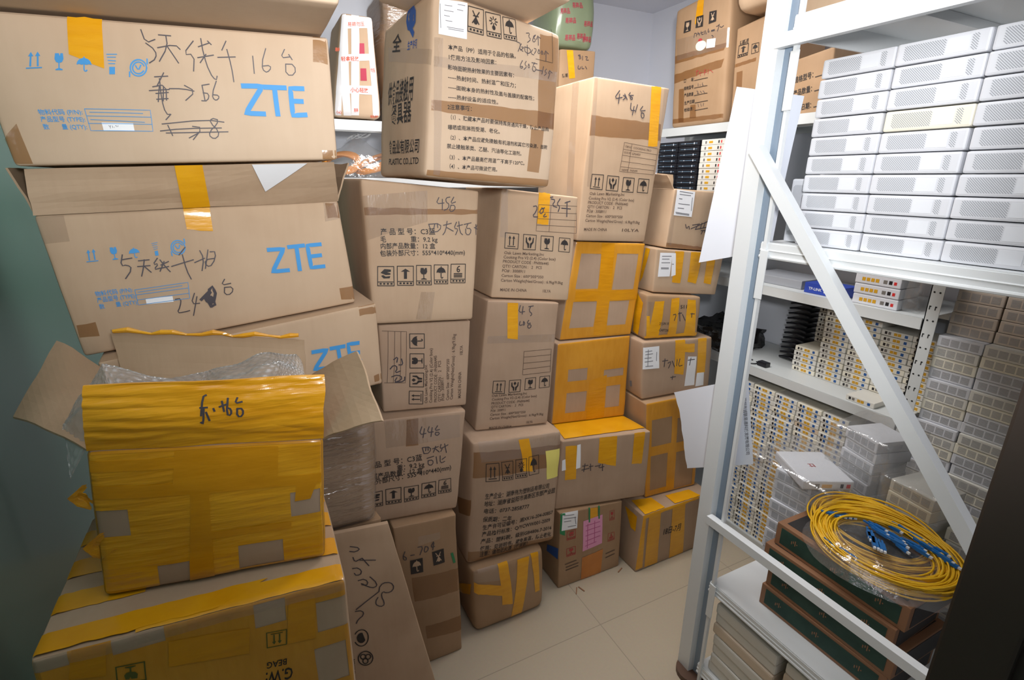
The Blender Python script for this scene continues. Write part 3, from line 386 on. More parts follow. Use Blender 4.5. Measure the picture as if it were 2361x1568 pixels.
  ('front','S','handling_symbol','black','box_arrows',[(0.149,0.6831),(0.2849,0.676),(0.2744,0.8187),(0.1396,0.8221)]),
  ('front','S','handling_symbol','black','box_cross',[(0.3177,0.6744),(0.4403,0.6694),(0.4243,0.8197),(0.3007,0.8214)]),
  ('front','S','handling_symbol','black','box_sun',[(0.4716,0.6712),(0.5949,0.6664),(0.5776,0.8207),(0.4552,0.8234)]),
  ('front','S','handling_symbol','black','box_umbrella',[(0.6199,0.6755),(0.7348,0.6738),(0.7164,0.8302),(0.6025,0.8284)]),
  ('front','T','printed_text','black',[('生产企业：湖南伟为塑制品有限公司',0.1483,0.544,0.8743,0.5254,0.0237),('地址：湖南省益阳市高新区东部产业园',0.1464,0.4829,0.9562,0.4693,0.024),('电话：0737-2858777',0.1464,0.4209,0.6506,0.3877,0.0222),('保质期：二年',0.1469,0.352,0.4526,0.3183,0.0222),('生产许可证编号：湘XK16-204-00857',0.1453,0.2827,0.9564,0.2722,0.0221),('产品执行标准：Q/YCWW001-2009',0.1389,0.2249,0.9262,0.2053,0.0223),('产品：塑料碗，级别GB4806.7-2016',0.1326,0.1634,0.9518,0.1234,0.0224),('使用：见说明书，避免高温，防止老化',0.1326,0.0985,0.9484,0.0606,0.0227),('注意：请勿近火源（使用前）',0.1296,0.05,0.6693,0.0258,0.0229)]),
  ('front','Q','tape','brown',[(-0.0013,0.719),(1.004,0.7057),(0.9925,0.8844),(0.0055,0.9202)]),
  ('left','Q','tape','brown',[(0.7807,0.3451),(1.004,0.4122),(0.9996,0.5402),(0.7386,0.4686)]),
  ('front','Q','tape','clear',[(0.089,0.8385),(0.999,0.82),(0.9816,0.9923),(0.0577,1.004)]),
  ('front','Q','tape','brown',[(-0.004,0.0196),(1.004,-0.004),(1.004,0.0414),(-0.004,0.1074)]),
 ],
 'C1': [
  ('front','Q','tape','yellow',[(-0.004,0.6485),(0.4357,0.4708),(0.4387,0.6353),(-0.0006,0.8038)]),
  ('front','Q','tape','yellow',[(0.3676,0.3482),(0.5125,0.299),(0.4707,1.004),(0.34,1.004)]),
  ('front','Q','tape','yellow',[(0.4954,0.0088),(0.648,-0.004),(0.7772,0.9474),(0.6088,0.9523)]),
  ('front','Q','tape','yellow',[(0.8547,0.3205),(0.925,0.3218),(0.9088,0.9724),(0.8029,0.9821)]),
  ('left','Q','tape','yellow',[(0.5512,0.2811),(0.9308,0.5761),(0.9554,0.761),(0.5626,0.433)]),
  ('front','Q','tape','clear',[(-0.004,0.8134),(0.352,0.7454),(0.3473,1.004),(-0.004,1.004)]),
 ],
 'D1': [
  ('front','Q','sticker','green',[(-0.004,0.7407),(0.0768,0.7079),(0.0737,1.004),(-0.004,1.004)]),
  ('front','Q','shipping_label','label',[(0.0227,0.7766),(0.2616,0.7671),(0.2667,0.9972),(0.0315,1.004)]),
  ('front','I','label_text','greyink',0.00343,[[(0.0516,0.9642),(0.2039,0.9542)],[(0.0531,0.926),(0.2366,0.9117)],[(0.0546,0.8876),(0.1612,0.8796)],[(0.1183,0.8106),(0.2413,0.8058)],[(0.2208,0.9199),(0.2405,0.8245)]]),
  ('front','Q','delivery_slip','pink',[(0.3589,0.4217),(0.6738,0.4557),(0.6676,0.865),(0.3585,0.8347)]),
  ('front','I','slip_text','magenta',0.00366,[[(0.3997,0.7641),(0.6236,0.7763)],[(0.403,0.6953),(0.6336,0.7123)],[(0.4,0.6274),(0.6375,0.6405)],[(0.4033,0.5576),(0.6345,0.5757)],[(0.397,0.4896),(0.573,0.5056)],[(0.4304,0.7847),(0.4307,0.4527)],[(0.5413,0.8022),(0.5405,0.5084)]]),
  ('front','Q','tape','orange',[(0.3566,-0.004),(0.683,-0.004),(0.6953,0.3648),(0.3567,0.3325)]),
  ('front','Q','tape','yellow',[(0.4673,0.8095),(0.5895,0.8059),(0.5802,0.9782),(0.4645,0.9883)]),
  ('front','I','printed_frame','green',0.00857,[[(0.4547,0.8067),(0.445,0.9971)],[(0.6113,0.8236),(0.6018,0.9961)]]),
  ('front','S','handling_symbol','redink','box_glassc',[(0.1127,0.4151),(0.2489,0.4186),(0.2441,0.5293),(0.1146,0.5221)]),
  ('front','S','handling_symbol','redink','box_hand',[(0.11,0.6373),(0.2425,0.6378),(0.2375,0.7511),(0.1117,0.747)]),
  ('front','S','handling_symbol','redink','box_six',[(0.7738,0.4462),(0.8842,0.4519),(0.8773,0.5671),(0.7737,0.5638)]),
  ('front','S','handling_symbol','redink','box_glassc',[(0.7896,0.7486),(0.8728,0.7533),(0.8645,0.8909),(0.788,0.8889)]),
  ('left','Q','printed_panel','blueprint',[(0.7333,0.3391),(0.9828,0.3936),(0.9884,0.5432),(0.7485,0.4398)]),
  ('front','I','printed_lines','brownink',0.00489,[[(0.1092,0.2664),(0.2958,0.28)],[(0.1108,0.2246),(0.2976,0.2372)],[(0.0921,0.3125),(0.2623,0.3262)],[(0.7501,0.2743),(0.9009,0.2833)],[(0.7535,0.2131),(0.9042,0.2271)]]),
 ],
 'D2': [
  ('front','Q','shipping_label','label',[(0.0242,0.5716),(0.0654,0.5785),(0.0489,0.7389),(0.0166,0.7245)]),
  ('front','Q','shipping_label','label',[(0.1714,0.5739),(0.2174,0.5861),(0.1996,0.9272),(0.1615,0.9217)]),
  ('front','Q','tape','yellow',[(0.0664,0.4274),(0.1826,0.4257),(0.1581,0.911),(0.039,0.9181)]),
  ('front','Q','tape','yellow',[(0.4055,0.6292),(0.6085,0.5467),(0.6022,0.9874),(0.4044,0.9873)]),
  ('front','Q','tape','yellow',[(0.7926,0.5449),(0.9159,0.5298),(0.9299,1.004),(0.8025,0.9996)]),
  ('front','I','handwriting','ink',0.00427,[[(0.2374,0.6058),(0.2976,0.6098)],[(0.2631,0.6362),(0.2568,0.5206)],[(0.2332,0.5483),(0.312,0.5634)],[(0.3225,0.6259),(0.3301,0.5249)],[(0.3124,0.5868),(0.3535,0.5913)],[(0.3761,0.5815),(0.4198,0.5856)],[(0.4342,0.6008),(0.4118,0.5457),(0.4769,0.5638)],[(0.4562,0.6028),(0.4638,0.5008)]]),
  ('top','Q','tape','yellow',[(0.0435,0.0343),(0.9911,0.0774),(1.004,0.4449),(0.1345,0.3949)]),
 ],
 'D3': [
  ('front','W','tape_cover','yellow_thin',(0,0,1,1),[(0.1589,0.5242,0.4134,0.6722),(0.6463,0.5236,0.9327,0.6179),(0.1596,0.1261,0.4279,0.3813),(0.6435,0.1367,0.9011,0.4103)]),
  ('front','Q','tape','yellow_deep',[(0.4529,-0.004),(0.6999,-0.004),(0.6909,0.5541),(0.4468,0.5068)]),
 ],
 'D4': [
  ('front','W','tape_cover','yellow_thin',(0,0,1,1),[(0.0967,0.5276,0.3999,0.8817),(0.601,0.5128,0.9158,0.8876),(0.1006,0.1221,0.4316,0.395),(0.5744,0.1247,0.8874,0.3911)]),
  ('front','Q','tape','yellow_deep',[(0.4534,0.0268),(0.6255,0.0237),(0.5447,0.9916),(0.3611,0.9878)]),
  ('front','Q','tape','yellow_deep',[(0.1161,0.4018),(1.004,0.3975),(1.0032,0.5007),(0.1054,0.5122)]),
 ],
 'E1': [
  ('front','Q','tape','yellow',[(-0.004,0.0415),(0.0936,0.0477),(0.0338,0.9935),(-0.004,1.0001)]),
  ('front','Q','tape','yellow',[(0.1231,0.0317),(0.3062,0.0249),(0.2437,0.9826),(0.076,0.9857)]),
  ('front','Q','tape','yellow',[(0.4814,0.0061),(0.6911,-0.004),(0.5965,0.9925),(0.4073,1.0005)]),
  ('front','Q','tape','yellow',[(-0.004,0.9355),(0.807,0.9597),(0.8014,1.004),(-0.004,1.004)]),
  ('top','Q','tape','yellow',[(0.0261,0.0085),(0.3065,0.0098),(0.294,0.2381),(0.0533,0.2953)]),
  ('top','Q','tape','yellow',[(0.4581,0.0181),(0.8353,0.0031),(0.7998,0.1634),(0.4642,0.1958)]),
  ('left','Q','tape','yellow',[(0.8295,0.6521),(0.9101,0.6516),(0.8998,0.9019),(0.6768,0.9124)]),
  ('front','T','printed_text','black',[('18日-7月',0.3168,0.5183,0.5808,0.5022,0.0381)]),
 ],
 'E2': [
  ('front','W','tape_cover','yellow_thin',(0,0,1,1),[(0.0973,0.5459,0.4551,0.8217),(0.0887,0.0698,0.4035,0.4464),(0.5548,0.5326,0.8951,0.7888),(0.5639,0.0202,0.9269,0.4283)]),
 ],
 'E3': [
  ('front','Q','shipping_label','label',[(0.0051,0.5369),(0.2296,0.5315),(0.2192,0.9123),(0.0018,0.9011)]),
  ('front','I','label_text','greyink',0.00332,[[(0.0338,0.8303),(0.1224,0.8396)],[(0.0356,0.7817),(0.1344,0.7892)],[(0.028,0.722),(0.1171,0.7226)],[(0.0302,0.6607),(0.1394,0.6652)],[(0.072,0.8623),(0.0729,0.5807)],[(0.1894,0.8122),(0.1897,0.6632)],[(0.0429,0.5852),(0.1427,0.5826)]]),
  ('front','Q','shipping_label','label',[(0.617,0.1212),(0.7626,0.1116),(0.763,0.6608),(0.6335,0.6788)]),
  ('front','Q','shipping_label','label',[(0.7797,0.0797),(0.9031,0.0804),(0.8962,0.3366),(0.7928,0.342)]),
  ('front','Q','tape','yellow',[(0.4484,0.3913),(0.5877,0.3501),(0.5867,0.9917),(0.439,0.9952)]),
  ('front','Q','tape','yellow',[(0.7834,0.3161),(0.9096,0.3341),(0.9073,0.9933),(0.7759,0.9844)]),
  ('front','Q','tape','yellow',[(0.5865,0.7638),(0.7257,0.7462),(0.7271,0.9049),(0.5825,0.9148)]),
  ('front','I','handwriting','ink',0.00432,[[(0.2713,0.6467),(0.3425,0.6544)],[(0.3042,0.6851),(0.2962,0.5465)],[(0.3449,0.603),(0.3949,0.6342),(0.3595,0.5108)],[(0.4053,0.6327),(0.4418,0.5235)],[(0.4773,0.6482),(0.4727,0.5316)],[(0.5187,0.6554),(0.4945,0.5151),(0.5568,0.5315)],[(0.6372,0.612),(0.7336,0.6112)],[(0.678,0.646),(0.664,0.5143)],[(0.399,0.3345),(0.4722,0.3341)],[(0.4292,0.3552),(0.4219,0.2906)]]),
  ('left','Q','sticker','greyink',[(0.7808,0.1248),(0.822,0.1472),(0.8179,0.2484),(0.7823,0.2296)]),
 ],
 'E4': [
  ('front','Q','tape','yellow',[(0.0569,0.0686),(0.2664,0.0558),(0.3177,0.8662),(0.1389,0.8444)]),
  ('front','Q','tape','yellow',[(0.423,0.0803),(0.5861,0.0531),(0.6,0.943),(0.4567,0.9205)]),
  ('front','Q','tape','yellow',[(0.7345,0.0614),(0.9439,0.0299),(0.8999,0.9041),(0.7497,0.9154)]),
  ('front','Q','tape','yellow',[(-0.004,-0.004),(1.0039,-0.004),(0.9927,0.1),(-0.004,0.0763)]),
  ('front','Q','tape','yellow',[(0.031,0.0702),(0.1077,0.0821),(0.0613,0.5236),(0.0051,0.5239)]),
  ('front','Q','tape','clear',[(-0.0037,0.5399),(0.0741,0.5235),(0.1351,0.8283),(0.0119,0.8405)]),
  ('left','Q','tape','yellow',[(0.7637,0.0862),(0.8664,0.037),(0.928,0.7802),(0.7847,0.9812)]),
  ('front','I','handwriting','ink',0.0041,[[(0.5019,0.5543),(0.567,0.5711),(0.5272,0.4182)],[(0.5937,0.571),(0.6592,0.5881)],[(0.6174,0.6052),(0.636,0.3988)],[(0.6758,0.5537),(0.7292,0.4142)],[(0.8232,0.5708),(0.8915,0.5707)],[(0.8488,0.5883),(0.8453,0.4826)]]),
  ('front','T','printed_text','black',[('21 JUN 18',0.2527,0.3241,0.4209,0.3257,0.013),('CARTON',0.2648,0.1736,0.43,0.1553,0.0129),('S11',0.623,0.6905,0.7432,0.6989,0.0174)]),
 ],
 'E5': [
  ('front','Q','shipping_label','label',[(0.047,0.3638),(0.2166,0.3886),(0.2227,0.9231),(0.048,0.9078)]),
  ('front','Q','shipping_label','label',[(0.2381,0.3905),(0.2999,0.4293),(0.2709,0.9227),(0.2165,0.9224)]),
  ('front','I','label_text','greyink',0.00313,[[(0.0779,0.8314),(0.2078,0.8469)],[(0.0823,0.7675),(0.1817,0.7789)],[(0.0796,0.6865),(0.1984,0.6994)],[(0.0813,0.573),(0.1862,0.5836)],[(0.0828,0.5503),(0.188,0.5608)],[(0.2325,0.6704),(0.2536,0.6727)]]),
  ('front','Q','tape','yellow',[(0.262,0.259),(0.3888,0.2454),(0.3926,0.9771),(0.2609,0.9668)]),
  ('front','Q','tape','yellow',[(0.4962,0.2879),(0.6351,0.2545),(0.6641,0.9919),(0.4925,0.98)]),
  ('front','Q','tape','yellow',[(0.7578,0.2815),(0.8768,0.2561),(0.8718,1.004),(0.7395,1.0016)]),
  ('left','Q','tape','yellow',[(0.7511,0.1399),(0.8081,0.2937),(0.8903,0.9572),(0.8107,0.9723)]),
 ],
 'E6': [
  ('front','Q','shipping_label','label',[(0.0375,0.5624),(0.3255,0.5516),(0.3307,0.9723),(0.0294,0.9925)]),
  ('front','I','label_text','greyink',0.00326,[[(0.0749,0.9605),(0.2942,0.9413)],[(0.0825,0.9137),(0.2637,0.9036)],[(0.0821,0.8423),(0.1301,0.8389)],[(0.0837,0.7589),(0.2639,0.7489)],[(0.0833,0.6869),(0.1786,0.6824)],[(0.0599,0.6127),(0.2759,0.5936)],[(0.0698,0.5941),(0.2784,0.5769)],[(0.2932,0.8702),(0.3023,0.6559)]]),
  ('front','I','handwriting','ink',0.00423,[[(0.2472,0.4213),(0.2787,0.3382),(0.3031,0.4137),(0.325,0.3469)],[(0.3476,0.3561),(0.6417,0.518)],[(0.3623,0.4184),(0.4793,0.4472)],[(0.4207,0.3497),(0.6563,0.4171)],[(0.4562,0.4381),(0.4207,0.3497)],[(0.5131,0.4668),(0.503,0.3685)],[(0.5715,0.4884),(0.5497,0.3844)],[(0.5197,0.338),(0.6404,0.3548)],[(0.555,0.3481),(0.5329,0.2801)],[(0.6019,0.3641),(0.5845,0.3137)]]),
  ('front','Q','tape','clear',[(-0.004,0.0542),(0.0767,0.0487),(0.0477,0.982),(-0.004,1.0001)]),
  ('front','Q','tape','brown',[(-0.004,0.0161),(0.6191,-0.004),(0.6137,0.0562),(-0.004,0.0911)]),
 ],
 'S': [
  ('front','T','printed_text','black',[('本产品（PP）适用于食品的包装。',0.1153,0.7131,0.6219,0.7658,0.0124),('1使用方法及影响因素：',0.1187,0.6633,0.4741,0.703,0.0118),('影响面碗热封效果的主要因素有：',0.1224,0.6096,0.6166,0.6545,0.0119),('-----热封时间、热封温度和压力；',0.1277,0.5591,0.6373,0.5992,0.012),('-----面碗本身的热封性及盖与盖膜的配套性；',0.1315,0.5043,0.7967,0.5499,0.0115),('-----热封设备的适应性。',0.1351,0.4509,0.5034,0.4767,0.0115),('2注意事项：',0.1342,0.3956,0.3117,0.4082,0.0123),('（1）、贮藏本产品时要保持库房通风干燥，防止产品购',0.1377,0.3425,0.9373,0.3798,0.0117),('曝晒或雨淋而受潮、老化。',0.1386,0.2864,0.5278,0.3072,0.0118),('（2）、本产品应避免接触有机溶剂和其它污染源，面碗',0.1424,0.2293,0.9411,0.2618,0.0119),('禁止接触苯类、乙醚、汽油等化工溶剂。',0.1419,0.1792,0.7183,0.1951,0.012),('（3）、本产品最高使用温度不高于120℃。',0.1432,0.1162,0.7484,0.1357,0.0121),('（4）、本产品可微波使用。',0.1466,0.0639,0.5314,0.075,0.0122)]),
  ('front','S','handling_symbol','black','box_cross',[(0.2501,0.8377),(0.3594,0.8415),(0.3523,0.974),(0.2429,0.9672)]),
  ('front','S','handling_symbol','black','box_sun',[(0.3875,0.8457),(0.4994,0.8516),(0.4881,0.978),(0.3675,0.9676)]),
  ('front','S','handling_symbol','black','box_umbrellac',[(0.5231,0.8584),(0.6284,0.8639),(0.6066,0.9846),(0.5056,0.9739)]),
  ('front','Q','shipping_label','label',[(0.0445,0.7757),(0.2468,0.7943),(0.237,0.9821),(0.0417,0.9521)]),
  ('front','I','label_text','greyink',0.00147,[[(0.0792,0.9307),(0.1288,0.9375)],[(0.169,0.9556),(0.2198,0.9615)],[(0.0765,0.9045),(0.1399,0.9117)],[(0.1663,0.929),(0.208,0.9324)],[(0.0782,0.8792),(0.1144,0.8823)],[(0.0889,0.8557),(0.1343,0.8608)],[(0.1001,0.8257),(0.2199,0.8377)],[(0.1098,0.818),(0.2205,0.8291)],[(0.0477,0.9295),(0.0576,0.8098)]]),
  ('front','I','handwriting','ink',0.00211,[[(0.701,0.9265),(0.7319,0.9353),(0.7185,0.9101),(0.7428,0.9009),(0.7144,0.876)],[(0.7749,0.9343),(0.755,0.9186),(0.7831,0.9065),(0.7635,0.8871),(0.7512,0.9029),(0.777,0.9348)],[(0.7963,0.9357),(0.7859,0.9109)],[(0.7946,0.9315),(0.819,0.926)],[(0.7995,0.9252),(0.804,0.8813)],[(0.6287,0.8604),(0.6655,0.8576),(0.6389,0.8077)],[(0.6655,0.8576),(0.6474,0.8279),(0.68,0.8165)],[(0.6587,0.8193),(0.6903,0.841),(0.6673,0.8396)],[(0.693,0.8453),(0.6962,0.8126),(0.7435,0.819),(0.7406,0.8484),(0.693,0.8453)],[(0.7127,0.8608),(0.7184,0.8024)],[(0.757,0.8445),(0.7435,0.819),(0.7705,0.8173)],[(0.7721,0.8553),(0.7935,0.8563),(0.775,0.8258)],[(0.8094,0.8599),(0.8015,0.8316),(0.8255,0.8406),(0.8094,0.8599)],[(0.8368,0.8584),(0.8306,0.8341),(0.8516,0.8425),(0.8368,0.8584)],[(0.869,0.8655),(0.8584,0.8402)],[(0.8694,0.8618),(0.8926,0.8515)],[(0.8727,0.851),(0.8756,0.8015)],[(0.6745,0.7633),(0.6518,0.725),(0.6687,0.7134),(0.6828,0.7312),(0.6622,0.7271)],[(0.706,0.766),(0.6922,0.7444),(0.7141,0.7375),(0.6898,0.7138)],[(0.7283,0.7555),(0.72,0.7311),(0.7409,0.7354),(0.7283,0.7555)],[(0.7538,0.7684),(0.8021,0.7707)],[(0.7802,0.7738),(0.7613,0.7471),(0.7934,0.7498),(0.7907,0.7223),(0.7638,0.7208),(0.7613,0.7471)],[(0.7949,0.7347),(0.8491,0.7379)],[(0.8593,0.7671),(0.8511,0.7188)],[(0.8858,0.757),(0.8711,0.7384),(0.8936,0.7351),(0.8734,0.7154)],[(0.9138,0.7548),(0.9048,0.7334)],[(0.9163,0.7514),(0.9351,0.7434)],[(0.9175,0.7399),(0.9078,0.7047)]]),
  ('front','I','printed_frame','black',0.0013,[[(0.7885,0.7984),(0.9308,0.8054),(0.9142,1.0129)]]),
  ('front','Q','tape','brown',[(0.0204,0.3724),(0.996,0.3938),(0.9906,0.502),(0.0216,0.4281)]),
  ('front','Q','tape','brown',[(0.0026,-0.004),(1.0013,-0.004),(1.0009,0.0557),(0.0128,0.0419)]),
  ('front','Q','tape','brown',[(0.8388,0.3967),(0.9951,0.4022),(0.9811,0.9644),(0.8163,0.9516)]),
  ('front','Q','tape','clear',[(0.0605,0.0159),(0.1075,0.0118),(0.0772,0.7617),(0.0144,0.7551)]),
  ('front','Q','tape','brown',[(0.779,0.098),(0.8897,0.0948),(0.8959,0.3799),(0.7863,0.3731)]),
  ('front','Q','tape','clear',[(0.024,0.6052),(0.9761,0.6957),(0.9805,0.7605),(0.0206,0.6579)]),
  ('left','T','printed_text','black',[('供食品接触用',0.2149,0.4836,0.7478,0.461,0.0614),('餐具器',0.3028,0.3464,0.722,0.3397,0.0536),('食品业有限公司',0.2486,0.1617,0.8849,0.1471,0.0367),('PLASTIC CO.,LTD',0.2568,0.0835,0.8898,0.0759,0.018),('全',0.2466,0.8112,0.475,0.7752,0.0462)]),
  ('left','I','printed_mark','blueprint',0.0162,[[(0.622,0.9826),(0.5666,0.9742),(0.5648,0.9286),(0.6031,0.8817),(0.6657,0.8689),(0.7222,0.8882),(0.718,0.9369),(0.6762,0.9702),(0.622,0.9826)],[(0.6848,0.9409),(0.6302,0.9565),(0.613,0.9394),(0.6792,0.9111),(0.6751,0.8878),(0.6125,0.9044)],[(0.6408,0.8739),(0.7073,0.8236)]]),
  ('left','T','printed_mark_text','blueprint',[('生产许可',0.6066,0.7559,0.7815,0.739,0.0215)]),
  ('left','Q','tape','clear',[(0.1613,0.7619),(1.004,0.6088),(1.004,0.6895),(0.152,0.8516)]),
 ],
 'S2': [
  ('front','Q','tape','yellow',[(0.3701,-0.004),(0.4698,-0.004),(0.4824,-0.004),(0.3833,-0.004)]),
 ],
 'F1': [
  ('front','Q','tape','yellow',[(0.3986,0.8092),(0.5338,0.7868),(0.539,0.9735),(0.4195,0.9904)]),
  ('front','S','handling_symbol','black','inv_glass',[(0.1967,0.7764),(0.3299,0.7713),(0.3289,0.8564),(0.2026,0.8679)]),
  ('front','S','handling_symbol','black','inv_hands',[(0.4192,0.7751),(0.5479,0.7646),(0.5484,0.8504),(0.4206,0.8616)]),
  ('front','S','handling_symbol','black','inv_cross',[(0.6469,0.7644),(0.7706,0.7617),(0.7764,0.8403),(0.6524,0.8527)]),
  ('front','I','handwriting','ink',0.00314,[[(0.413,0.7359),(0.4088,0.7062)],[(0.413,0.7359),(0.4539,0.7319),(0.4489,0.7093)],[(0.4695,0.7359),(0.5054,0.7062)],[(0.4631,0.7236),(0.5033,0.7212)],[(0.5256,0.7325),(0.5374,0.704),(0.5687,0.7051)],[(0.5193,0.7204),(0.5665,0.7206)],[(0.5814,0.7258),(0.5927,0.7009)],[(0.6001,0.7257),(0.6197,0.6963)],[(0.6504,0.7297),(0.6384,0.706),(0.6694,0.7038),(0.6601,0.7151)],[(0.6992,0.7082),(0.7523,0.7052)],[(0.7001,0.7016),(0.7533,0.6987)],[(0.7795,0.7225),(0.8094,0.7202),(0.8363,0.7359),(0.8001,0.6843)],[(0.84,0.7117),(0.864,0.6981),(0.8987,0.7074)],[(0.7123,0.6708),(0.7442,0.659),(0.7302,0.6517)]]),
  ('front','Q','label','label',[(0.6401,0.5865),(0.7839,0.5748),(0.7848,0.6383),(0.6382,0.6534)]),
  ('front','S','sticker','sticker','disc',[(0.4489,0.5876),(0.6365,0.5791),(0.6353,0.6526),(0.4428,0.67)]),
  ('front','S','sticker','redink','disc',[(0.4883,0.6557),(0.5606,0.6505),(0.5534,0.6794),(0.4846,0.6831)]),
  ('front','T','printed_text','black',[('口\u3000\u3000味：',0.2491,0.3718,0.4541,0.363,0.0181),('规格型号',0.2567,0.3093,0.445,0.3059,0.0165),('产品数量',0.2635,0.2539,0.4525,0.2488,0.0162),('生产日期',0.2717,0.1873,0.4772,0.1886,0.0166),('检验员：',0.2787,0.13,0.4648,0.1306,0.0164)]),
  ('front','I','printed_lines','black',0.00249,[[(0.4622,0.3642),(0.6992,0.3605)],[(0.4619,0.3041),(0.7014,0.3022)],[(0.4698,0.2444),(0.7099,0.2443)],[(0.4862,0.1844),(0.7183,0.1862)],[(0.4856,0.1256),(0.722,0.1283)]]),
  ('front','I','handwriting','redink',0.00248,[[(0.4777,0.4329),(0.5265,0.4337)],[(0.5008,0.4438),(0.4908,0.3969)],[(0.5439,0.4247),(0.5651,0.3881)],[(0.5376,0.4119),(0.5939,0.4118)],[(0.6244,0.4215),(0.6635,0.4233)],[(0.6422,0.4293),(0.6373,0.3864)],[(0.6187,0.4054),(0.6739,0.4054)],[(0.7028,0.4218),(0.6998,0.3891)],[(0.7348,0.4145),(0.7847,0.3888)]]),
  ('front','I','handwriting','ink',0.00246,[[(0.5321,0.3336),(0.5349,0.3126)],[(0.5665,0.3196),(0.5749,0.3174)],[(0.6132,0.3317),(0.6079,0.3119),(0.6318,0.3128)],[(0.5152,0.2765),(0.549,0.2697),(0.5181,0.2553),(0.5592,0.2549)],[(0.5815,0.2701),(0.608,0.2538)],[(0.63,0.2688),(0.6649,0.2485)],[(0.5459,0.1726),(0.5571,0.1507)],[(0.5951,0.1722),(0.6063,0.1505)],[(0.6438,0.1718),(0.6386,0.1515)]]),
  ('front','Q','tape','brown',[(0.0245,0.5508),(0.9269,0.5296),(0.9768,0.5778),(0.0262,0.617)]),
  ('front','Q','tape','brown',[(0.0245,0.3863),(0.9163,0.4115),(0.9509,0.47),(0.0253,0.4613)]),
  ('front','Q','tape','brown',[(0.0348,0.0405),(1.004,0.0369),(1.004,0.0688),(0.0305,0.0796)]),
  ('front','Q','tape','brown',[(0.164,0.0412),(0.2716,0.0428),(0.2549,0.324),(0.1486,0.3278)]),
  ('front','Q','tape','brown',[(0.3914,0.0655),(0.5105,0.0656),(0.496,0.173),(0.3946,0.1738)]),
  ('front','Q','tape','clear',[(0.0849,0.5715),(1.004,0.5439),(1.004,0.6806),(0.0647,0.749)]),
 ],
 'F2': [
  ('front','T','printed_text','black',[('防潮防晒',0.1061,0.8109,0.3193,0.8039,0.0184)]),
  ('front','S','handling_symbol','black','box_arrow',[(0.0861,0.6844),(0.334,0.6793),(0.3321,0.7931),(0.0916,0.8061)]),
  ('front','S','handling_symbol','black','box_umbrella',[(0.4307,0.6738),(0.5976,0.6708),(0.5884,0.7603),(0.4211,0.77)]),
  ('front','Q','tape','brown',[(-0.004,0.5888),(0.5536,0.5879),(0.5567,0.6216),(-0.004,0.6258)]),
  ('front','Q','tape','brown',[(0.1261,0.0971),(0.2857,0.1015),(0.2444,0.5313),(0.0883,0.5325)]),
 ],
 'N2': [
  ('front','T','printed_text','black',[('规格型号：',0.3129,0.5823,0.6683,0.6034,0.0241),('产品数量：',0.3171,0.351,0.6703,0.3771,0.0239),('生产日期：',0.3258,0.0703,0.6861,0.1035,0.0236)]),
  ('front','I','printed_lines','black',0.00295,[[(0.7095,0.594),(0.9038,0.6042)],[(0.7204,0.3682),(0.933,0.3852)],[(0.736,0.1048),(0.9291,0.1233)]]),
 ],
 'P': [
  ('front','Q','tape','whitetape',[(0.004,-0.004),(0.1575,0.0043),(0.1561,1.0023),(-0.004,0.9885)]),
  ('front','Q','tape','whitetape',[(0.2096,0.0058),(0.3673,0.0101),(0.2122,0.8803),(-0.004,0.8573)]),
  ('front','Q','tape','whitetape',[(0.3671,0.0166),(0.5276,0.0211),(0.5547,1.004),(0.3142,1.0035)]),
  ('front','Q','tape','whitetape',[(0.8276,0.0228),(0.9951,0.0274),(1.004,1.004),(0.7969,1.0009)]),
  ('front','Q','tape','whitetape',[(-0.004,0.5239),(1.004,0.5854),(1.004,0.6479),(-0.004,0.5961)]),
  ('front','Q','tape','whitetape',[(-0.004,0.2307),(0.9742,0.2422),(0.9908,0.3326),(-0.004,0.3051)]),
  ('front','Q','tape','whitetape',[(0.0357,0.8427),(0.9725,0.8892),(1.0008,0.9979),(0.0052,0.9779)]),
  ('front','T','printed_text','orangeink',[('易碎勿压',0.213,0.8744,0.7223,0.8965,0.0172),('轻拿轻放',0.09,0.5425,0.5392,0.5605,0.0177),('小心轻放',0.3439,0.2529,0.7383,0.2625,0.0184),('易碎',-0.1038,0.632,0.0253,0.6375,0.0143),('勿压',0.8234,0.4658,0.9535,0.4707,0.015),('小心',0.0508,0.027,0.168,0.0303,0.0152),('轻放',0.7699,-0.005,0.9628,0.0001,0.0157),('易碎',0.4196,0.0569,0.5146,0.0597,0.0154)]),
  ('front','Q','printed_panel','redprint',[(0.5477,0.6224),(0.6936,0.6284),(0.686,0.7321),(0.5511,0.7264)]),
  ('front','Q','printed_panel','redprint',[(0.5649,0.3681),(0.7123,0.3735),(0.7138,0.4929),(0.5692,0.4873)]),
 ],
 'G2': [
  ('front','Q','tape','yellow',[(0.2768,0.6488),(0.4429,0.6612),(0.3491,0.9916),(0.1712,0.987)]),
  ('front','I','handwriting','ink',0.0036,[[(0.5013,0.9339),(0.5793,0.9439),(0.5074,0.8852),(0.6045,0.9039),(0.5013,0.9339)],[(0.6211,0.9287),(0.6276,0.88)],[(0.702,0.9226),(0.7821,0.9246),(0.7076,0.882),(0.8002,0.8842)],[(0.5165,0.8117),(0.5017,0.7702),(0.5817,0.7722),(0.5705,0.7966)],[(0.6174,0.806),(0.6218,0.7732),(0.681,0.7829)],[(0.7179,0.8085),(0.763,0.7766)]]),
  ('front','T','printed_text','black',[('防潮',0.0786,0.6605,0.2347,0.6727,0.0175)]),
 ],
 'G': [
  ('front','T','printed_tape','redprint',[('易碎品',0.3926,0.5296,0.6354,0.5521,0.0241)]),
  ('front','T','printed_tape','redprint',[('易碎品',0.2339,0.3153,0.4758,0.336,0.0244)]),
  ('front','T','printed_tape','redprint',[('易碎品',0.6896,0.317,0.94,0.338,0.0248)]),
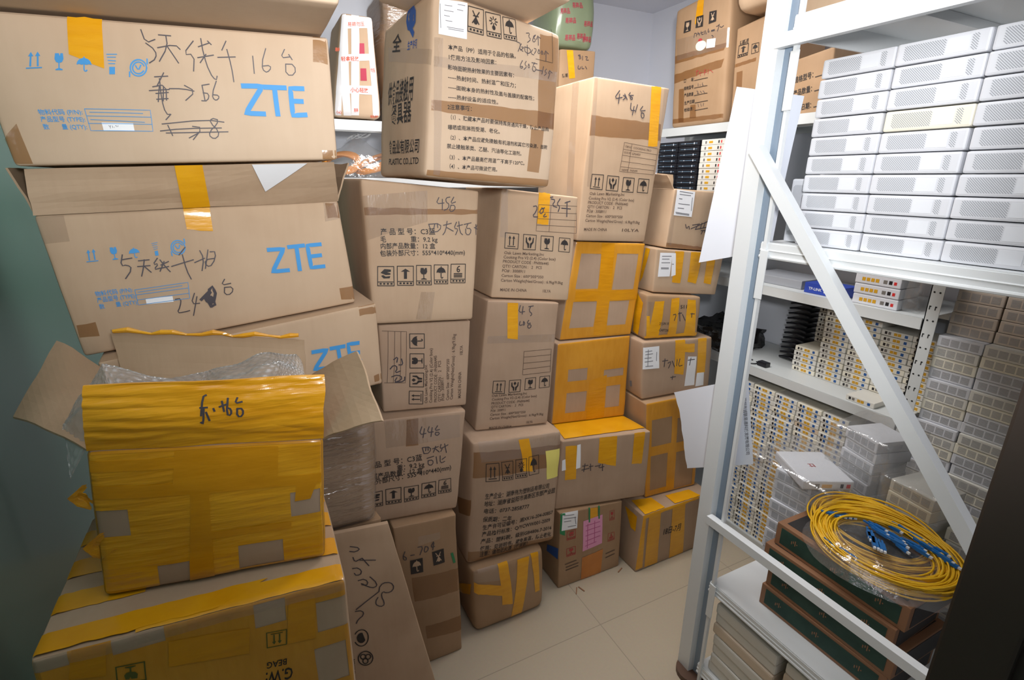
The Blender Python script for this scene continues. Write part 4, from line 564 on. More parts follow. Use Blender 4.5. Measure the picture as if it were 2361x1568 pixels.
  ('front','T','printed_tape','redprint',[('易碎品',0.5256,0.1353,0.7747,0.1547,0.025)]),
  ('front','T','printed_tape','redprint',[('易碎品',0.2474,0.095,0.4917,0.1139,0.0248)]),
  ('front','T','printed_tape','redprint',[('易碎品',0.6882,0.1102,0.9407,0.1295,0.0252)]),
  ('front','T','printed_tape','redprint',[('易碎品',0.0905,0.4298,0.3287,0.4512,0.024)]),
 ],
 'GW': [
  ('front','W','tape_cover','yellow_thin',(0,0,1,1),[(0.2276,0.9364,0.3836,1.0315),(0.6638,0.8814,0.772,0.9858),(0.8815,0.7768,1.0005,0.9213),(0.0034,0.9435,0.1037,1.0069),(0.8606,0.4988,0.9772,0.6977)]),
  ('front','T','printed_text','black',[('G.W:',0.7776,0.6431,0.6802,0.6574,0.0291),('BEAG',0.7596,0.6957,0.6889,0.7057,0.0148)]),
  ('front','S','handling_symbol','greenink','box_arrows',[(0.7688,0.8372),(0.699,0.8483),(0.6959,0.7769),(0.7621,0.7663)]),
  ('front','S','handling_symbol','greenink','box_glass',[(0.3128,0.8743),(0.2287,0.8849),(0.2227,0.8174),(0.3056,0.7934)]),
  ('top','Q','tape','yellow',[(-0.0,0.02),(0.55,0.02),(0.72,0.13),(0,0.13)]),
  ('top','Q','tape','yellow',[(0,0.24),(0.3,0.24),(0.3,0.36),(0,0.36)]),
  ('top','Q','tape','yellow',[(0,0.47),(0.3,0.47),(0.3,0.6),(0,0.6)]),
  ('top','Q','tape','yellow',[(0,0.72),(0.3,0.72),(0.3,0.84),(0,0.84)]),
  ('top','Q','tape','yellow',[(0.3,0.0),(1,0),(1,0.12),(0.3,0.1)]),
  ('top','Q','tape','yellow',[(0.85,0.2),(1,0.2),(1,0.33),(0.85,0.33)]),
  ('top','Q','tape','yellow',[(0.85,0.44),(1,0.44),(1,0.56),(0.85,0.56)]),
  ('top','Q','tape','yellow',[(0.85,0.67),(1,0.67),(1,0.8),(0.85,0.8)]),
  ('front','Q','tape','yellow_deep',[(0.0934,0.8842),(0.1961,0.8584),(0.2147,0.9911),(0.117,1.0019)]),
  ('front','Q','tape','yellow_deep',[(0.3773,0.82),(0.6338,0.7749),(0.6459,0.8913),(0.3909,0.9296)]),
  ('front','Q','tape','yellow_deep',[(0.766,0.7647),(0.8716,0.7558),(0.8815,0.9669),(0.7861,0.9792)]),
 ],
 'Y1': [
  ('front','W','tape_cover','yellow_wrinkled',(0,0,1,1),[(0.0048,0.4261,0.1389,0.609),(0.2338,0.0041,0.4111,0.1767),(0.5861,0.0368,0.7945,0.2324),(0.8389,0.4104,0.9839,0.6053)]),
  ('front','Q','tape','yellow_deep',[(0.0165,0.9755),(0.9933,0.9814),(0.9937,1.004),(0.0121,1.004)]),
  ('front','Q','tape','yellow_deep',[(0.0052,0.6892),(0.9907,0.6561),(0.9913,0.7297),(0.0112,0.7761)]),
  ('front','Q','tape','yellow_deep',[(0.8603,0.533),(0.9354,0.5363),(0.9805,0.7314),(0.8737,0.7296)]),
  ('front','Q','tape','yellow_deep',[(0.3617,-0.004),(0.4719,-0.004),(0.4787,0.9307),(0.4131,0.9374)]),
  ('front','Q','tape','yellow_deep',[(0.0003,0.864),(0.5432,0.8596),(0.5454,0.9239),(0.0011,0.9348)]),
  ('front','Q','tape','yellow_deep',[(0.4266,0.3305),(0.8356,0.3157),(0.8365,0.3718),(0.4286,0.3814)]),
  ('front','Q','tape','yellow_deep',[(0.3279,0.6977),(0.7787,0.6739),(0.7844,0.966),(0.3409,0.975)]),
 ],
 'L': [
  ('front','I','handwriting','ink',0.00349,[[(0.6951,0.938),(0.7622,0.9222),(0.723,0.909),(0.6824,0.9181)],[(0.6914,0.8899),(0.6935,0.8684),(0.7279,0.8744),(0.7502,0.8771)],[(0.7502,0.8771),(0.78,0.838)],[(0.7303,0.8714),(0.8357,0.8557)],[(0.6638,0.8431),(0.7083,0.8405),(0.7207,0.8125),(0.672,0.8074),(0.6659,0.8213)],[(0.6741,0.7853),(0.7272,0.7853),(0.7399,0.7566),(0.6937,0.7583),(0.6859,0.7746),(0.7276,0.7454),(0.7756,0.7325),(0.8009,0.7506),(0.7622,0.7883)],[(0.5987,0.6619),(0.7928,0.7114)],[(0.7928,0.7114),(0.8133,0.7394),(0.8679,0.7463),(0.912,0.7268),(0.8953,0.6974),(0.8425,0.6932),(0.8195,0.7093),(0.7979,0.6876),(0.8087,0.658),(0.7921,0.638),(0.7487,0.6492),(0.7451,0.6701),(0.7743,0.6875)],[(0.5885,0.6549),(0.6394,0.6495),(0.639,0.6269),(0.5894,0.6169),(0.5676,0.6004)]]),
  ('front','S','handling_symbol','black','ringdot',[(0.4949,0.4966),(0.5993,0.4725),(0.6471,0.5607),(0.5345,0.58)]),
  ('front','S','handling_symbol','black','ringdot2',[(0.4752,0.4042),(0.5868,0.3761),(0.626,0.4499),(0.5144,0.4762)]),
  ('front','T','printed_text','black',[('CARTON',0.4474,0.371,0.4769,0.4399,0.0076)]),
 ],
}

# ------------------------------------------------------------------ the room
def wall(name, a, b, mat): mb = MB(); mb.box(a, b); return struct(mb.build(name, mat))
wall('floor', (-1.2, -1.5, -.1), (2.7, 3.2, 0), 'floor_tile')
wall('ceiling', (-1.2, -1.5, 2.96), (2.7, 3.2, 3.06), 'ceiling_paint')
wall('wall_back', (-1.2, 3.08, 0), (2.7, 3.2, 2.96), 'wall_paint')
wall('wall_right', (2.6, -1.5, 0), (2.7, 3.08, 2.96), 'wall_paint')
wall('wall_front', (.63, -.06, 0), (2.6, .07, 2.96), 'wall_paint')
wall('wall_left', (-.635, -.3, 0), (-.62, 3.08, 2.96), 'green_glass')
mb = MB(); mb.box((.55, .106, 0), (.625, .159, 2.6), 0, .003); mb.box((.56, .094, 0), (.60, .1065, 2.6), 0); struct(mb.build('trim_1', 'frame_brown'))
mb = MB(); mb.box((.566, -.5, 0), (.578, .0935, 2.6)); struct(mb.build('door_1', 'green_glass'))

# ------------------------------------------------------------------ cartons
FACE = dict(front=(0, 1, 2, 3), left=(4, 0, 3, 7), right=(1, 5, 6, 2), top=(3, 2, 6, 7))
class Carton:
    def __init__(s, key, r=.008, bulge=.004, amp=.002, side_bulge=None):
        s.c = [Vector(p) for p in HEX[key]]; c = s.c; s.key = key
        s.W = ((c[1]-c[0]).length+(c[2]-c[3]).length)/2; s.D = (c[4]-c[0]).length; s.H = ((c[3]-c[0]).length+(c[2]-c[1]).length)/2
        s.r = r; s.b = bulge; s.sb = bulge if side_bulge is None else side_bulge; s.amp = amp; s.seed = Vector((hash_(key) % 97, hash_(key) % 53, hash_(key) % 31))
    def dims(s): return s.W, s.D, s.H
    def warp(s, p, extra=0):
        L = (s.W, s.D, s.H); r = s.r
        q = [min(max(p[i], r), L[i]-r) for i in range(3)]; d = Vector([p[i]-q[i] for i in range(3)])
        m = max(abs(d.x), abs(d.y), abs(d.z))
        p2 = Vector(q)+(d.normalized()*m if m > 1e-9 else d)
        u, w, v = p2.x/s.W, p2.y/s.D, p2.z/s.H
        sn = lambda t: math.sin(math.pi*min(max(t, 0), 1))
        if s.b: p2.y -= s.b*sn(u)*sn(v)*(1-min(max(w, 0), 1))
        if s.sb: p2.x += s.sb*sn(w)*sn(v)*(2*min(max(u, 0), 1)-1)
        if s.amp:
            k = noise.noise_vector(p2*4.5+s.seed)*s.amp+noise.noise_vector(p2*14+s.seed)*s.amp*.45
            k.z *= .5*sn(v); p2 += k
        u, w, v = p2.x/s.W, p2.y/s.D, p2.z/s.H
        c = s.c
        lo = (c[0]*(1-u)+c[1]*u)*(1-w)+(c[4]*(1-u)+c[5]*u)*w
        hi = (c[3]*(1-u)+c[2]*u)*(1-w)+(c[7]*(1-u)+c[6]*u)*w
        return lo*(1-v)+hi*v
    def lens(s, face): return dict(front=(s.W, s.H), left=(s.D, s.H), right=(s.D, s.H), top=(s.W, s.D))[face]
    def at(s, face, a, b, off):
        if face == 'front': p = (a*s.W, -off, b*s.H)
        elif face == 'left': p = (-off, (1-a)*s.D, b*s.H)
        elif face == 'right': p = (s.W+off, a*s.D, b*s.H)
        else: p = (a*s.W, b*s.D, s.H+off)
        return s.warp(p)
    def body(s, top=0, inflate=0):
        L = (s.W, s.D, s.H-top); r = s.r; ax = []
        for l in L:
            n = max(4, int(l/.03)); ax.append([0, r*.3, r]+[r+(l-2*r)*i/n for i in range(1, n)]+[l-r, l-r*.3, l])
        idx = {}; vs = []; fs = []
        def vid(i, j, k):
            if (i, j, k) not in idx:
                idx[(i, j, k)] = len(vs)
                p = [ax[0][i], ax[1][j], ax[2][k]]
                vs.append(s.warp(p))
            return idx[(i, j, k)]
        n = [len(a)-1 for a in ax]
        for i in range(n[0]):
            for k in range(n[2]):
                fs.append((vid(i, 0, k), vid(i+1, 0, k), vid(i+1, 0, k+1), vid(i, 0, k+1)))
                fs.append((vid(i, n[1], k), vid(i, n[1], k+1), vid(i+1, n[1], k+1), vid(i+1, n[1], k)))
            for j in range(n[1]):
                fs.append((vid(i, j, 0), vid(i, j+1, 0), vid(i+1, j+1, 0), vid(i+1, j, 0)))
                fs.append((vid(i, j, n[2]), vid(i+1, j, n[2]), vid(i+1, j+1, n[2]), vid(i, j+1, n[2])))
        for j in range(n[1]):
            for k in range(n[2]):
                fs.append((vid(0, j, k), vid(0, j, k+1), vid(0, j+1, k+1), vid(0, j+1, k)))
                fs.append((vid(n[0], j, k), vid(n[0], j+1, k), vid(n[0], j+1, k+1), vid(n[0], j, k+1)))
        return vs, fs
def hash_(t): return sum((i+3)*ord(ch)*7 for i, ch in enumerate(t))
OFF = dict(brown=.0007, clear=.0011, yellow=.0014, orange=.0014, whitetape=.0009, redprint=.0006)
INKOFF = .0021
_txt = {}
def text_mesh(s):
    """flat outline of a string: vertices and faces, baseline at y = 0"""
    if s in _txt: return _txt[s]
    cu = bpy.data.curves.new('lettering', 'FONT'); cu.body = s; cu.size = 1; cu.resolution_u = 2; cu.offset = .012
    o = bpy.data.objects.new('lettering', cu); COL.objects.link(o); bpy.context.view_layer.update()
    me = o.to_mesh(); v = [tuple(p.co) for p in me.vertices]; f = [tuple(p.vertices) for p in me.polygons]
    o.to_mesh_clear(); bpy.data.objects.remove(o); bpy.data.curves.remove(cu)
    _txt[s] = (v, f); return _txt[s]
def ribbon(pts, w, step=.008, smooth=True):
    """outline strips of a brush stroke in the plane -> verts (2-D), quads, with round-ish ends"""
    out = [Vector(pts[0])]
    if smooth and len(pts) > 2:    # light smoothing
        p = [Vector(q) for q in pts]; sm = [p[0]]
        for i in range(len(p)-1): sm += [p[i].lerp(p[i+1], .3), p[i].lerp(p[i+1], .7)]
        sm.append(p[-1]); pts = sm
    for a, b in zip(pts, pts[1:]):
        a, b = Vector(a), Vector(b); n = max(1, int((b-a).length/step))
        out += [a.lerp(b, (i+1)/n) for i in range(n)]
    v = []; f = []
    N = len(out)
    for i, p in enumerate(out):
        t = out[min(i+1, N-1)]-out[max(i-1, 0)]
        t = t.normalized() if t.length > 1e-9 else Vector((1, 0)); nn = Vector((-t.y, t.x))*w/2
        e = -t*w*.3 if i == 0 else (t*w*.3 if i == N-1 else t*0)
        v += [p+nn+e, p-nn+e]
    f = [(2*i, 2*i+1, 2*i+3, 2*i+2) for i in range(N-1)]
    return v, f
def circ(cx, cy, r, n=16, a0=0, a1=360): return [(cx+r*math.cos(R(a0+(a1-a0)*i/n)), cy+r*math.sin(R(a0+(a1-a0)*i/n))) for i in range(n+1)]
# symbols in a unit square: filled outlines and strokes (stroke width is a fraction of the square)
def sym(n):
    F, S = [], []
    def up(x, y0=.2, y1=.88, w=.09): F.append([(x-w/2, y0), (x+w/2, y0), (x+w/2, y1-.22), (x+w*1.5, y1-.22), (x, y1), (x-w*1.5, y1-.22), (x-w/2, y1-.22)])
    if n == 'arrows': up(.32, .17, .9); up(.68, .17, .9); F.append([(.12, .06), (.88, .06), (.88, .12), (.12, .12)])
    elif n == 'arrow': up(.5, .14, .9, .24)
    elif n == 'glass': F += [[(.24, .9), (.2, .62), (.3, .46), (.46, .42), (.46, .16), (.26, .1), (.26, .05), (.74, .05), (.74, .1), (.54, .16), (.54, .42), (.7, .46), (.8, .62), (.76, .9), (.6, .9), (.54, .76), (.5, .9)]]
    elif n == 'umbrella':
        F.append(circ(.5, .48, .42, 14, 0, 180)+[(.08, .48), (.22, .53), (.36, .48), (.5, .53), (.64, .48), (.78, .53)]); S.append([(.5, .5), (.5, .16), (.54, .09), (.62, .09), (.66, .16)]); S.append([(.5, .88), (.5, .96)])
    elif n == 'hands':
        F.append([(.5, .94), (.66, .76), (.5, .58), (.34, .76)]); F.append([(.1, .86), (.2, .86), (.26, .52), (.46, .4), (.46, .06), (.32, .06), (.28, .3), (.1, .5)]); F.append([(.9, .86), (.8, .86), (.74, .52), (.54, .4), (.54, .06), (.68, .06), (.72, .3), (.9, .5)])
    elif n == 'hand': F += [[(.1, .62), (.4, .9), (.9, .86), (.9, .7), (.6, .66), (.88, .58), (.86, .48), (.5, .46), (.3, .54)], [(.14, .4), (.34, .2), (.8, .22), (.86, .38), (.5, .34), (.3, .46)]]
    elif n == 'six': S += [[(.62, .92), (.46, .86), (.4, .66), (.46, .5), (.6, .5), (.64, .62), (.56, .72), (.42, .66)], [(.16, .36), (.84, .36)], [(.16, .24), (.84, .24)], [(.16, .12), (.84, .12)]]
    elif n == 'cross': S += [[(.24, .88), (.76, .2)], [(.76, .88), (.24, .2)], [(.3, .62), (.7, .62)]]; F.append(circ(.5, .32, .18, 10)[:-1])
    elif n == 'sun':
        F.append(circ(.5, .24, .15, 10)[:-1])
        for k in range(8): S.append([(.5+.16*math.cos(k*.785), .62+.13*math.sin(k*.785)), (.5+.34*math.cos(k*.785), .62+.27*math.sin(k*.785))])
    elif n == 'stacklimit': F += [[(.3, .04), (.75, .04), (.75, .36), (.3, .36)]]; S += [[(.1, .9), (.9, .9)], [(.15, .78), (.8, .78)], [(.2, .64), (.8, .62)], [(.25, .5), (.75, .5)]]
    elif n == 'ring': S += [circ(.5, .5, .42, 20), circ(.5, .5, .3, 16, 20, 330), [(.35, .62), (.5, .36), (.62, .64)], [(.05, .05), (.05, .3)], [(.95, .95), (.95, .7)]]
    elif n == 'ringdot': S += [circ(.5, .5, .44, 20, -150, 150)]; F += [circ(.5, .5, .28, 14)[:-1][3:]]
    elif n == 'ringdot2': S += [circ(.5, .5, .44, 20), circ(.35, .6, .16, 10), circ(.65, .6, .16, 10), circ(.5, .32, .16, 10)]
    elif n == 'disc': F.append(circ(.5, .5, .49, 24)[:-1])
    return F, S
def decorate(cn, root, spec, idx):
    face, kind, name, mat = spec[:4]
    la, lb = cn.lens(face)
    if kind == 'Q':
        q = [Vector((a*la, b*lb)) for a, b in spec[4]]
        off = OFF.get(mat, .0017)+.00004*(idx % 8)
        nx = max(2, min(40, int(max((q[1]-q[0]).length, (q[2]-q[3]).length)/.012))); ny = max(2, min(40, int(max((q[3]-q[0]).length, (q[2]-q[1]).length)/.012)))
        rag = .0035 if mat in ('yellow', 'brown', 'orange') else 0
        def fn(u, v):
            p = (q[0]*(1-u)+q[1]*u)*(1-v)+(q[3]*(1-u)+q[2]*u)*v
            if rag and (v == 0 or v == 1): p = p+Vector((0, rag*noise.noise(Vector((u*9+idx*3, v*5, idx)))))
            return cn.at(face, p.x/la, p.y/lb, off)
        v, f = grid(nx, ny, fn); mk(name, v, f, mat, root, smooth=True); return
    if kind == 'W':
        lim, wins = spec[4], spec[5]; v, f = [], []; off = .0009
        def lines(k, n):
            e = {lim[k], lim[k+2]}
            for w in wins: e |= {min(max(w[k], 0), 1), min(max(w[k+2], 0), 1)}
            e |= {lim[k]+(lim[k+2]-lim[k])*i/n for i in range(n+1)}
            r_ = cn.r/(la if k == 0 else lb); e |= {r_*.3, r_, 1-r_, 1-r_*.3}
            return sorted(e)
        A, B = lines(0, int(la/.014)), lines(1, int(lb/.014)); ids = {}
        def vid(i, j):
            if (i, j) not in ids: ids[(i, j)] = len(v); v.append(cn.at(face, A[i], B[j], off))
            return ids[(i, j)]
        for i in range(len(A)-1):
            for j in range(len(B)-1):
                a, b = (A[i]+A[i+1])/2, (B[j]+B[j+1])/2
                if any(w[0] < a < w[2] and w[1] < b < w[3] for w in wins): continue
                f.append((vid(i, j), vid(i+1, j), vid(i+1, j+1), vid(i, j+1)))
        mk(name, v, f, mat, root, smooth=True); return
    mb = MB(); mats = [mat]
    if kind == 'T':
        for s, a0, b0, a1, b1, h in spec[4]:
            tv, tf = text_mesh(s)
            if not tv: continue
            mb = MB()
            x1 = max(p[0] for p in tv); y1 = max(p[1] for p in tv); A = Vector((a0*la, b0*lb)); B = Vector((a1*la, b1*lb)); d = B-A
            pp = Vector((-d.y, d.x)).normalized()
            P2 = [A+d*(p[0]/x1)+pp*(p[1]/y1*h) for p in tv]
            mb.add([cn.at(face, p.x/la, p.y/lb, INKOFF-.0004) for p in P2], tf); mb.build(name, mats, root)
        return
    elif kind == 'I':
        pen = name in ('handwriting', 'scribble'); groups = []
        for st in spec[5]:
            P_ = [Vector((a*la, b*lb)) for a, b in st]; bb = [min(p.x for p in P_), min(p.y for p in P_), max(p.x for p in P_), max(p.y for p in P_)]
            near = [g for g in groups if not pen or (bb[0]-g[0][2] < .022 and g[0][0]-bb[2] < .022 and bb[1]-g[0][3] < .014 and g[0][1]-bb[3] < .014)]
            box, items = bb, [P_]
            for g in near: box = [min(box[0], g[0][0]), min(box[1], g[0][1]), max(box[2], g[0][2]), max(box[3], g[0][3])]; items = g[1]+items; groups.remove(g)
            groups.append((box, items))
        for _, items in groups:
            mb = MB()
            for k, P_ in enumerate(items):
                rv, rf = ribbon(P_, spec[4], smooth=pen); mb.add([cn.at(face, p.x/la, p.y/lb, INKOFF+.00002*(k % 12)) for p in rv], rf)
            mb.build(name, mats, root)
        return
    elif kind == 'S':
        n = spec[4]; q = [Vector((a*la, b*lb)) for a, b in spec[5]]; base = n; fx = 0; fy = 0; sw = .07; lw = .05
        box = n.startswith('box_'); inv = n.startswith('inv_'); mi = 0; off = INKOFF-.0003
        if box or inv: base = n[4:]
        cap = box and (base.endswith('c') and base != 'disc' or base in ('hand', 'arrow', 'six', 'cross', 'sun'))
        if base.endswith('c') and base != 'disc': base = base[:-1]
        sz = (q[1]-q[0]).length
        def mp(x, y):
            p = (q[0]*(1-x)+q[1]*x)*(1-y)+(q[3]*(1-x)+q[2]*x)*y
            return p
        def put(pts2, faces, o_, m_=0): mb.add([cn.at(face, p.x/la, p.y/lb, o_) for p in pts2], faces, m_)
        F, S_ = sym(base)
        if inv:
            gv, gf = grid(4, 4, lambda u, v: mp(u, v)); put(gv, gf, off); mats = [mat, 'kraft']; mi = 1; off += .0004
        tx = lambda x, y: mp(x, y)
        if box or inv:
            y0 = .24 if cap else .06
            tx = lambda x, y: mp(.1+.8*x, y0+(.94-y0)*y)
        if box:
            fr = [(0, 0), (1, 0), (1, 1), (0, 1), (0, 0)]; segs = [list(z) for z in zip(fr, fr[1:])]
            if cap: segs.append([(0, .2), (1, .2)])
            for sg in segs:
                rv, rf = ribbon([mp(*sg[0]), mp(*sg[1])], sz*lw); put(rv, rf, off)
            if cap:
                for x in (.12, .34, .56, .78): put([mp(x, .06), mp(x+.13, .06), mp(x+.13, .15), mp(x, .15)], [(0, 1, 2, 3)], off+.00003)
        for poly in F:
            tri = tessellate_polygon([[Vector((x, y, 0)) for x, y in poly]]); put([tx(x, y) for x, y in poly], [tuple(t) for t in tri], off+.00005, mi)
        for st in S_:
            rv, rf = ribbon([tx(x, y) for x, y in st], sz*sw, .004); put(rv, rf, off+.0001, mi)
    if mb.v: mb.build(name, mats, root)
def carton(key, label, mat='kraft', name='cardboard_carton', cat='carton', group=None, flaps=True, extra=(), **kw):
    cn = Carton(key, **kw); h = HEX[key]
    loc = Vector([sum(h[i][k] for i in (0, 1, 4, 5))/4 for k in range(3)])
    root = empty(name, label, cat, loc, group)
    t = .0035 if flaps else 0
    v, f = cn.body(t); mk('carton_body', v, f, mat, root, smooth=True)
    if flaps:
        for w0, w1 in ((.0, .496), (.504, 1)):
            def box_pts():
                n = 14; vs = []; fs = []
                for j, w in enumerate((w0, (w0+w1)/2, w1)):
                    for i in range(n+1):
                        for z in (cn.H-t, cn.H): vs.append(cn.warp((i/n*cn.W, w*cn.D, z)))
                k = lambda i, j, z: (j*(n+1)+i)*2+z
                for j in range(2):
                    for i in range(n): fs += [(k(i, j, 1), k(i+1, j, 1), k(i+1, j+1, 1), k(i, j+1, 1)), (k(i, j, 0), k(i, j+1, 0), k(i+1, j+1, 0), k(i+1, j, 0))]
                for i in range(n): fs += [(k(i, 0, 0), k(i+1, 0, 0), k(i+1, 0, 1), k(i, 0, 1)), (k(i+1, 2, 0), k(i, 2, 0), k(i, 2, 1), k(i+1, 2, 1))]
                for j in range(2): fs += [(k(0, j+1, 0), k(0, j, 0), k(0, j, 1), k(0, j+1, 1)), (k(n, j, 0), k(n, j+1, 0), k(n, j+1, 1), k(n, j, 1))]
                return vs, fs
            v, f = box_pts(); mk('top_flap', v, f, mat, root)
    for i, spec in enumerate(DECOR.get(key, [])): decorate(cn, root, spec, i)
    return cn, root
def flap(root, pts, mat='kraft', t=.004, bend=0, name='flap', nx=10, ny=8, ridge=0, out=None):
    """a bent cardboard flap: pts = hinge a, hinge b, outer b, outer a; bend bows it towards out"""
    a, b, c, d = [Vector(p) for p in pts]; n = (b-a).cross(d-a).normalized()
    o = Vector(out) if out else n
    def mid(u, v): return (a*(1-u)+b*u)*(1-v)+(d*(1-u)+c*u)*v+o*bend*math.sin(math.pi*v*.9)+noise.noise_vector(Vector((u*3, v*3, a.x*7)))*.003+n*ridge*(1.1*abs(noise.noise(Vector((u*1.3, v*6+u*1.5, 5))))+.22*noise.noise(Vector((u*5, v*12, 3)))+.10*noise.noise(Vector((u*14, v*16, 8))))*min(1, v*6)
    v1, f1 = grid(nx, ny, lambda u, v: mid(u, v)+n*t/2); v2, f2 = grid(nx, ny, lambda u, v: mid(u, v)-n*t/2)
    k = len(v1); f = f1+[tuple(i+k for i in reversed(q)) for q in f2]
    rim = [i for i in range(nx)]+[j*(nx+1)+nx for j in range(ny)]+[ny*(nx+1)+i for i in range(nx, 0, -1)]+[j*(nx+1) for j in range(ny, 0, -1)]
    for i, p in enumerate(rim):
        q = rim[(i+1) % len(rim)]; f.append((p, p+k, q+k, q))
    return mk(name, v1+v2, f, mat, root, smooth=False)

# far left column: five-antenna router cartons
carton('W0', 'plain brown carton standing behind the leaning flattened cardboard', 'kraft_dark')
cnW, rW = carton('W', 'brown carton wrapped in clear stretch film, under the lowest blue lettered carton', 'kraft_dark', r=.03, bulge=.012, amp=.006)
def shell(cn, root, off, mat, name='stretch_film', amp=.004):
    v, f = cn.body()
    c = sum(v, Vector())/len(v)
    w = []
    for p in v:
        d = (p-c).normalized(); w.append(p+d*(off+amp*abs(noise.noise(Vector((p.x*9, p.y*9, p.z*30))))))
    return mk(name, w, f, mat, root, smooth=True)
shell(cnW, rW, .004, 'wrap')
carton('Z3', 'brown carton with large blue letters, bottom of the left stack, half behind the open taped box', 'kraft', shear=0) if 0 else carton('Z3', 'carton with large blue letters, half hidden behind the open yellow taped carton', 'kraft', bulge=.002)
cn, r_ = carton('Z2', 'tilted brown blue-lettered carton with raised flaps and a blacked-out number', 'kraft', bulge=.003, flaps=False)
h = [Vector(p) for p in HEX['Z2']]; z1 = [Vector(p) for p in HEX['Z1']]
ft = [z1[0]+Vector((.005, .03, -.005)), z1[1]+Vector((-.004, .03, -.005))]
fl = flap(r_, (h[3], h[2], ft[1], ft[0]), 'kraft', bend=.004); fl['label'] = 'long front flap standing up'
flap(r_, (h[2]+Vector((0, .02, 0)), h[6]+Vector((0, -.02, 0)), Vector((h[6].x+.03, h[6].y-.06, z1[5].z-.004)), Vector((h[2].x+.035, h[2].y-.01, z1[1].z-.004))), 'kraft_inside')
flap(r_, (h[7]+Vector((0, -.02, 0)), h[3]+Vector((0, .02, 0)), Vector((h[3].x-.02, h[3].y+.0, z1[0].z-.004)), Vector((h[7].x-.02, h[7].y-.06, z1[4].z-.004))), 'kraft_inside')
flap(r_, (h[6], h[7], Vector((h[7].x, h[7].y, z1[4].z-.004)), Vector((h[6].x, h[6].y, z1[5].z-.004))), 'kraft_inside')
def on_flap(u, v, off): return (h[3]*(1-u)+h[2]*u)*(1-v)+(ft[0]*(1-u)+ft[1]*u)*v+Vector((0, -off-.005*math.sin(math.pi*v*.9), 0))
v, f = grid(8, 8, lambda u, w: on_flap((0.4286+0.0882*u)*(1-w)+(0.4392+0.0899*u)*w, w, .0075)); mk('tape', v, f, 'yellow', r_)
v, f = grid(12, 12, lambda u, w: on_flap(0.6955+0.1998*u*(1-w)+0.0253*w, .985-.66*w, .0085)); mk('paper_slip', v, f, 'label', r_)
carton('Z1', 'brown blue-lettered carton with crossed-out handwriting, under a blank carton', 'kraft_light', bulge=.003)
carton('A0', 'blank brown carton jutting out over the blue-lettered carton with crossed-out handwriting', 'kraft_light', bulge=.002)

# second column
carton('B1', 'tall dark carton on the floor printed with two black squares, behind leaning cardboard', 'kraft_dark', bulge=.008, amp=.004)
carton('B2', 'worn carton reading 9.2 kg, under the carton with sideways symbols', 'kraft_grey', bulge=.008, amp=.005, r=.012)
carton('B3', 'carton lying on its side with symbols turned sideways', 'kraft_grey', bulge=.002)
carton('B4', 'brown carton reading 9.2 kg with five boxed symbols, directly under the large bulging carton', 'kraft', bulge=.006, amp=.003, r=.012)

# third column
carton('C1', 'low carton with rounded corners and crossed yellow tape on the floor', 'kraft_dark', bulge=.012, amp=.005, r=.03)
carton('C2', 'carton full of black printed lines with a yellow sticky note', 'kraft_grey', bulge=.014, amp=.006, r=.02)
carton('C3', 'tall product carton with a yellow tape strip, standing on the one with the sticky note', 'kraft_grey', bulge=.002)
carton('C4', 'carton with four boxed symbols and a short yellow strip, under the large bulging carton', 'kraft', bulge=.003)

# fourth column
carton('D1', 'carton on the floor with a pink slip and a green edge', 'kraft_dark', bulge=.004)
carton('D2', 'wide carton with three yellow tape strips over its top edge', 'kraft_grey', bulge=.003)
carton('D3', 'lower of the two yellow taped cartons with four bare windows, on the wide carton', 'kraft_grey', bulge=.004)
carton('D4', 'upper of the two yellow taped cartons with four bare windows, under the tall product carton', 'kraft_grey', bulge=.004)
carton('D5', 'tall product carton with a long yellow tape strip, highest of the tape-stripped ones', 'kraft', bulge=.003)

# fifth column
carton('E1', 'yellow striped carton on the floor beside the rack post', 'kraft_grey', bulge=.002)
carton('E2', 'dark yellow taped carton behind the torn white paper', 'kraft_dark', bulge=.003)
carton('E3', 'carton with a white label and two long yellow strips, above the dark taped one', 'kraft_grey', bulge=.005, amp=.004, r=.012)
carton('E4', 'crushed carton covered in slanted yellow strips', 'kraft_dark', bulge=.008, amp=.007, r=.014)
carton('E5', 'carton with a white label and three short yellow tapes along its top', 'kraft', bulge=.004)
cn, r_ = carton('E6', 'open topped carton with a white shipping label, top of the stack beside the rack', 'kraft', bulge=.003, flaps=False)
h = [Vector(p) for p in HEX['E6']]
flap(r_, (h[7]+Vector((-.02, 0, 0)), h[6], h[6]+Vector((.02, .03, .085)), h[7]+Vector((-.03, .03, .08))), 'kraft_inside')
flap(r_, (h[3]+Vector((0, .3, 0)), h[3]+Vector((0, .01, 0)), h[3]+Vector((-.035, .02, .06)), h[3]+Vector((-.035, .3, .06))), 'kraft')
e = h[7].lerp(h[6], .33)
mk('tape', [e+Vector((.02, .024, .085)), e+Vector((.07, .024, .086)), e+Vector((.085, .012, .045)), e+Vector((.045, .012, .05))], [(0, 3, 2, 1)], 'yellow', r_)
mk('paper_slip', [h[3]+Vector((.0, .16, .012)), h[3]+Vector((.05, .15, .012)), h[3]+Vector((.06, .2, .07)), h[3]+Vector((.02, .21, .07))], [(0, 1, 2, 3)], 'label', r_)

# on top
cn, r_ = carton('S', 'large bulging carton covered in printed lines of text, topmost in the middle', 'kraft_light', bulge=.008, amp=.006, r=.016)
carton('S2', 'plain brown carton with a yellow tape strip on top of the large bulging carton', 'kraft_light', bulge=.002)

